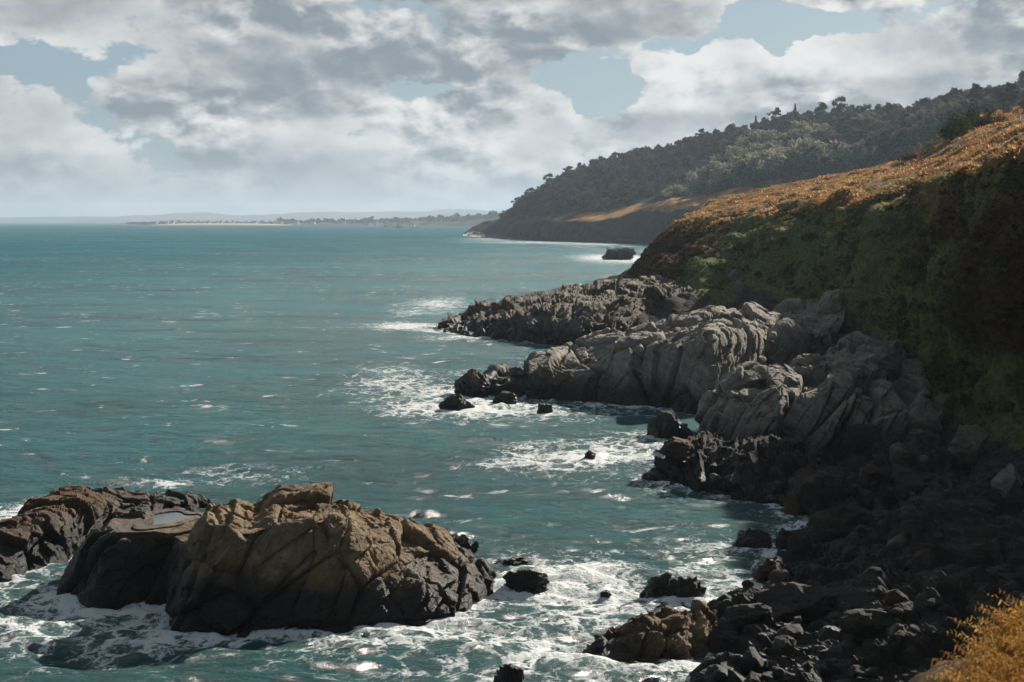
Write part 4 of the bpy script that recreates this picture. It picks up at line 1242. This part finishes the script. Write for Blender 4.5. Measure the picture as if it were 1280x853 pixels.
# green gorse and grey stones where the bracken ridge meets the wood
rb = np.random.default_rng(77)
def shrub(name, px, py, Y, wpx, hpx, mat, label, nf=2600, fs=.16):
    c = P(px, py, Y); k = Y / F_PX
    cl = rb.normal(size=(16, 3)) * V(.42, .42, .22) + V(0, 0, .5)
    i = rb.integers(0, 16, nf); d = rb.normal(size=(nf, 3)); d /= np.linalg.norm(d, axis=1, keepdims=True)
    q = (cl[i] + d * (rb.random(nf) ** .5)[:, None] * V(.34, .34, .30)) * V(wpx * k / 1.6, wpx * k / 1.6, hpx * k)
    v, f = quads(q, fs, rb, .1, 1.4)
    e = bpy.data.objects.new(name, None); COL.objects.link(e); e.location = [float(t) for t in c]
    tag(e, label, 'shrub')
    link('crown', mesh_arrays('crown', v, f, 4, mat), e)
    st = trunk_mesh(max(hpx * k, 1.0), 'pale', rb, M_BARK)
    link('trunk', st, e)
    return e
shrub('gorse_bush', 1205, 178, 300, 46, 30, M_GREEN, 'green gorse bush at the upper edge of the bracken ridge')
shrub('gorse_bush', 1235, 168, 310, 40, 26, M_GREEN, 'duller gorse bush uphill of the green one on the bracken ridge')
shrub('heath_bush', 1175, 196, 310, 50, 22, M_TWIGS, 'grey heath bush downhill of the green gorse')
shrub('heath_bush', 1140, 208, 320, 50, 16, M_TWIGS, 'low grey heath bush trailing down the back of the ridge')
shrub('bracken_bush', 1262, 160, 310, 40, 22, M_BRACKEN, 'tan bracken bush topping the ridge at the right edge')
for i, (px, py, w, h, lab) in enumerate([(1238,176,22,8,'grey stone beside the gorse on the ridge'),(1258,170,16,6,'pale flat stone right of the gorse on the ridge'),(1218,186,20,8,'dark stone below the gorse on the ridge'),(1230,201,14,4,'small dark stone in the bracken below the ridge')]):
    c = P(px, py, 295); k = 295 / F_PX
    boulder('boulder', c, (w * k / 2, w * k / 2.5, h * k * .6), ROCK_GREY if i % 2 == 0 else ROCK_PALE, lab, 7000 + i, sub=3)

# ------------------------------------------------------------------ the far shore
def mound(name, prof, depth, mat, label, cat, kind='structure', nu=200, amp=2.0, seed=1):
    """prof: (x, Y, crest height) along the shore"""
    rows = [[V(x, y, -1.5) for x, y, h in prof], [V(x, y + depth * .08, h * .25) for x, y, h in prof], [V(x, y + depth * .45, h) for x, y, h in prof], [V(x, y + depth, h * .5) for x, y, h in prof]]
    G, a, b = loft(rows, nu, 26, .8, .5)
    G, Nn, _ = orient(G); q = G.reshape(-1, 3)
    q[:, 2] += fbm(q / (depth * .25), 4, seed) * amp * np.clip(q[:, 2] / 6, 0, 1)
    return tag(link(name, mesh_arrays(name, q, grid_faces(*G.shape[:2]), 4, mat, True)), label, cat, kind=kind)
def fx(px, Y): return (px - 640) / F_PX * Y
M_SAND = plain_mat('sand', (0.42, 0.36, 0.27), (0.52, 0.45, 0.35), .05)
M_FIELD = plain_mat('scrub_land', (0.05, 0.045, 0.03), (0.13, 0.10, 0.06), .01)
M_HILL = plain_mat('distant_land', (0.06, 0.075, 0.05), (0.11, 0.12, 0.08), .002)
mound('beach', [(fx(190, 5600), 5600, 2), (fx(230, 5600), 5560, 7), (fx(300, 5600), 5540, 8), (fx(345, 5600), 5560, 5), (fx(365, 5600), 5600, 1)], 120, M_SAND, 'long pale sandy beach on the far side of the bay', 'beach', amp=.5)
mound('terrain', [(fx(150, 5700), 5700, 4), (fx(165, 5700), 5680, 9), (fx(250, 5700), 5680, 12), (fx(345, 5700), 5680, 12), (fx(450, 5300), 5300, 14), (fx(560, 4700), 4700, 24), (fx(640, 4300), 4300, 48), (fx(760, 4000), 4000, 60)], 700, M_FIELD, 'low dark land along the far side of the bay', 'shore', amp=4, seed=6)
mound('hills', [(fx(-500, 13500), 13500, 6), (fx(-120, 13500), 13500, 20), (fx(60, 13500), 13500, 58), (fx(150, 13300), 13300, 76), (fx(260, 13200), 13200, 84), (fx(420, 13000), 13000, 104), (fx(560, 12800), 12800, 112), (fx(700, 12800), 12800, 130), (fx(1000, 12500), 12500, 150), (fx(1500, 12500), 12500, 160)], 2600, M_HILL, 'long low hazy hills on the horizon', 'hills', amp=22, seed=9)
# tree belt behind the far shore
rf = np.random.default_rng(41)
VA, FA, off = [], [], 0
for i in range(330):
    t = rf.random(); px = 345 + 285 * t ** .85
    Y = np.interp(px, [345, 450, 560, 640], [5700, 5350, 4800, 4400]) + rf.uniform(20, 260)
    gz = np.interp(px, [345, 450, 560, 640], [8, 9, 16, 34]) * rf.uniform(.5, 1.0)
    h = rf.uniform(9, 22) * (1.35 if rf.random() < .08 else 1)
    v, f = quads(crown_points('bare' if rf.random() < .7 else 'pine', 90, rf) * V(h * 1.3, h * 1.3, h), 2.2, rf, .2, 1.2)
    VA.append(v + V(fx(px, Y), Y, gz)); FA.append(f + off); off += len(v)
tag(link('woodland', mesh_arrays('woodland', np.concatenate(VA), np.concatenate(FA), 4, leaf_mat('far_wood_leaf', (0.03, 0.035, 0.025), (0.075, 0.08, 0.055), .01, .1))), 'dark belt of trees along the far side of the bay', 'wood', kind='stuff')
VA, FA, off = [], [], 0
for i in range(150):
    px = rf.uniform(158, 360); Y = 5690 + rf.uniform(0, 200); h = rf.uniform(4, 9)
    v, f = quads(rf.normal(size=(30, 3)) * V(7, 7, 2.0) + V(0, 0, 2), 1.8, rf, .2)
    VA.append(v + V(fx(px, Y), Y, 6)); FA.append(f + off); off += len(v)
tag(link('undergrowth', mesh_arrays('undergrowth', np.concatenate(VA), np.concatenate(FA), 4, leaf_mat('far_scrub_leaf', (0.06, 0.04, 0.03), (0.13, 0.085, 0.06), .01, .1))), 'brown scrub among the houses behind the far beach', 'scrub', kind='stuff')

M_WALL = plain_mat('house_render', (0.62, 0.60, 0.56), (0.72, 0.70, 0.66), .3)
M_ROOF = plain_mat('clay_roof', (0.22, 0.085, 0.05), (0.30, 0.12, 0.07), .3)
M_SLATE = plain_mat('slate_roof', (0.09, 0.095, 0.105), (0.14, 0.145, 0.155), .3)
M_PANE = plain_mat('window_glass', (0.03, 0.035, 0.04), (0.05, 0.055, 0.06), .3, .1)
def box(x0, x1, y0, y1, z0, z1):
    v = np.array([[x, y, z] for z in (z0, z1) for y in (y0, y1) for x in (x0, x1)], float)
    return v, np.array([[0, 1, 5, 4], [1, 3, 7, 5], [3, 2, 6, 7], [2, 0, 4, 6], [4, 5, 7, 6], [0, 2, 3, 1]])
def joined(parts):
    V_, F_, k = [], [], 0
    for v, f in parts:
        V_.append(v); F_.append(f + k); k += len(v)
    return np.concatenate(V_), np.concatenate(F_)
def house_proto(roofm):
    wv, wf = box(-7, 7, -4.5, 4.5, -2, 6)
    rv = np.array([[-7.6, -5, 5.9], [7.6, -5, 5.9], [7.6, 5, 5.9], [-7.6, 5, 5.9], [-7.6, 0, 10.2], [7.6, 0, 10.2]], float)
    rff = np.array([[0, 1, 5, 4], [2, 3, 4, 5], [0, 4, 3, 3], [1, 2, 5, 5]])
    rv2 = np.array([[-7.0, -4.5, 6.003], [7.0, -4.5, 6.003]])
    me_r = bpy.data.meshes.new('roof'); me_r.from_pydata(rv.tolist(), [], [[0, 1, 5, 4], [2, 3, 4, 5], [0, 4, 3], [1, 2, 5]]); me_r.materials.append(roofm)
    cv_, cf = box(3.5, 4.6, -.5, .6, 9, 11.6)
    win = [box(x - .6, x + .6, -4.56, -4.503, z, z + 1.5) for x in (-4.5, -1.5, 1.5, 4.5) for z in (.8, 3.6)]
    v2, f2 = joined(win)
    return mesh_arrays('wall', wv, wf, 4, M_WALL), me_r, mesh_arrays('chimney', cv_, cf, 4, M_WALL), mesh_arrays('window', v2, f2, 4, M_PANE)
HP = [house_proto(M_ROOF), house_proto(M_SLATE)]
def house(loc, s, rot, which, label, group):
    e = bpy.data.objects.new('house', None); COL.objects.link(e); e.location = [float(t) for t in loc]; e.rotation_euler = (0, 0, rot); e.scale = (s, s, s)
    tag(e, label, 'house', group)
    a, b, c, d = HP[which]
    link('wall', a, e); rf_ = link('roof', b, e); link('chimney', c, rf_); link('window', d, e)
for i in range(22):
    px = 196 + i * 7.4 + rf.uniform(-2.5, 2.5); Y = 5690 + rf.uniform(-20, 60)
    house((fx(px, Y), Y, 7.5), rf.uniform(.8, 1.15), rf.uniform(-.6, .6), 0, 'small white house with red roof in the row behind the far beach', 'houses behind the far beach')
for i, px in enumerate((372, 392, 430, 458, 470, 515)):
    Y = np.interp(px, [345, 450, 560], [5680, 5330, 4780])
    house((fx(px, Y), Y, 6), 1.15, rf.uniform(-.6, .6), 1, 'pale slate roofed house among the trees of the far shore', 'houses in the far tree belt')

M_HULL = plain_mat('boat_hull', (0.04, 0.05, 0.07), (0.06, 0.07, 0.09), .5, .4)
M_WHITE = plain_mat('boat_white', (0.75, 0.76, 0.76), (0.8, 0.8, 0.8), .5, .4)
def boat(px, py, s, rot, label, hullm):
    c = PZ(px, py)
    e = bpy.data.objects.new('fishing_boat', None); COL.objects.link(e); e.location = [float(t) for t in c]; e.rotation_euler = (0, 0, rot); e.scale = (s, s, s)
    tag(e, label, 'boat')
    st = [(-9, 2.6, 2.0), (-5, 3.0, 1.8), (0, 3.0, 1.9), (5, 2.3, 2.6), (9, .25, 3.6)]
    v, f = [], []
    for x, w, h in st:
        v += [(x, -w, h), (x * .93, -w * .75, -.8), (x * .93, w * .75, -.8), (x, w, h)]
    for i in range(4):
        a = i * 4
        for q in range(3): f.append([a + q, a + 4 + q, a + 5 + q, a + 1 + q])
        f.append([a + 3, a + 7, a + 4, a])
    f += [[0, 1, 2, 3], [16, 19, 18, 17]]
    link('hull', mesh_arrays('hull', np.array(v, float), np.array(f), 4, hullm), e)
    cv_, cf = joined([box(-4, 1, -1.8, 1.8, 1.5, 5.2), box(-4.5, 1.4, -2.1, 2.1, 5.2, 5.5)])
    link('cabin', mesh_arrays('cabin', cv_, cf, 4, M_WHITE), e)
    mv, mf = joined([box(-.15, .15, -.15, .15, 5.4, 13), box(-3, 3, -.1, .1, 9, 9.2)])
    link('mast', mesh_arrays('mast', mv, mf, 4, M_HULL), e)
boat(498, 284.8, 1.25, .15, 'dark hulled fishing boat moored far out, middle of three', M_HULL)
boat(518, 284.8, 1.2, -.4, 'white hulled fishing boat moored far out, brightest of three', M_WHITE)
boat(482, 284.2, 1.0, .5, 'small dark fishing boat moored far out, leftmost of three', M_HULL)

# ------------------------------------------------------------------ haze
def haze():
    v, f = box(-17900, 17900, -17900, 19000, -4, 240)
    m = bpy.data.materials.new('haze_air'); m.use_nodes = True
    N = Nodes(m.node_tree)
    pv = N.node('ShaderNodeVolumePrincipled', {'Color': (0.66, 0.83, 1.0, 1), 'Density': 7.5e-5, 'Anisotropy': 0.2})
    N.node('ShaderNodeOutputMaterial', {'Volume': pv.outputs[0]})
    o = link('haze', mesh_arrays("haze", v, f, 4, m))
    tag(o, 'thin sea haze paling the far shore', 'haze', kind='stuff')
haze()
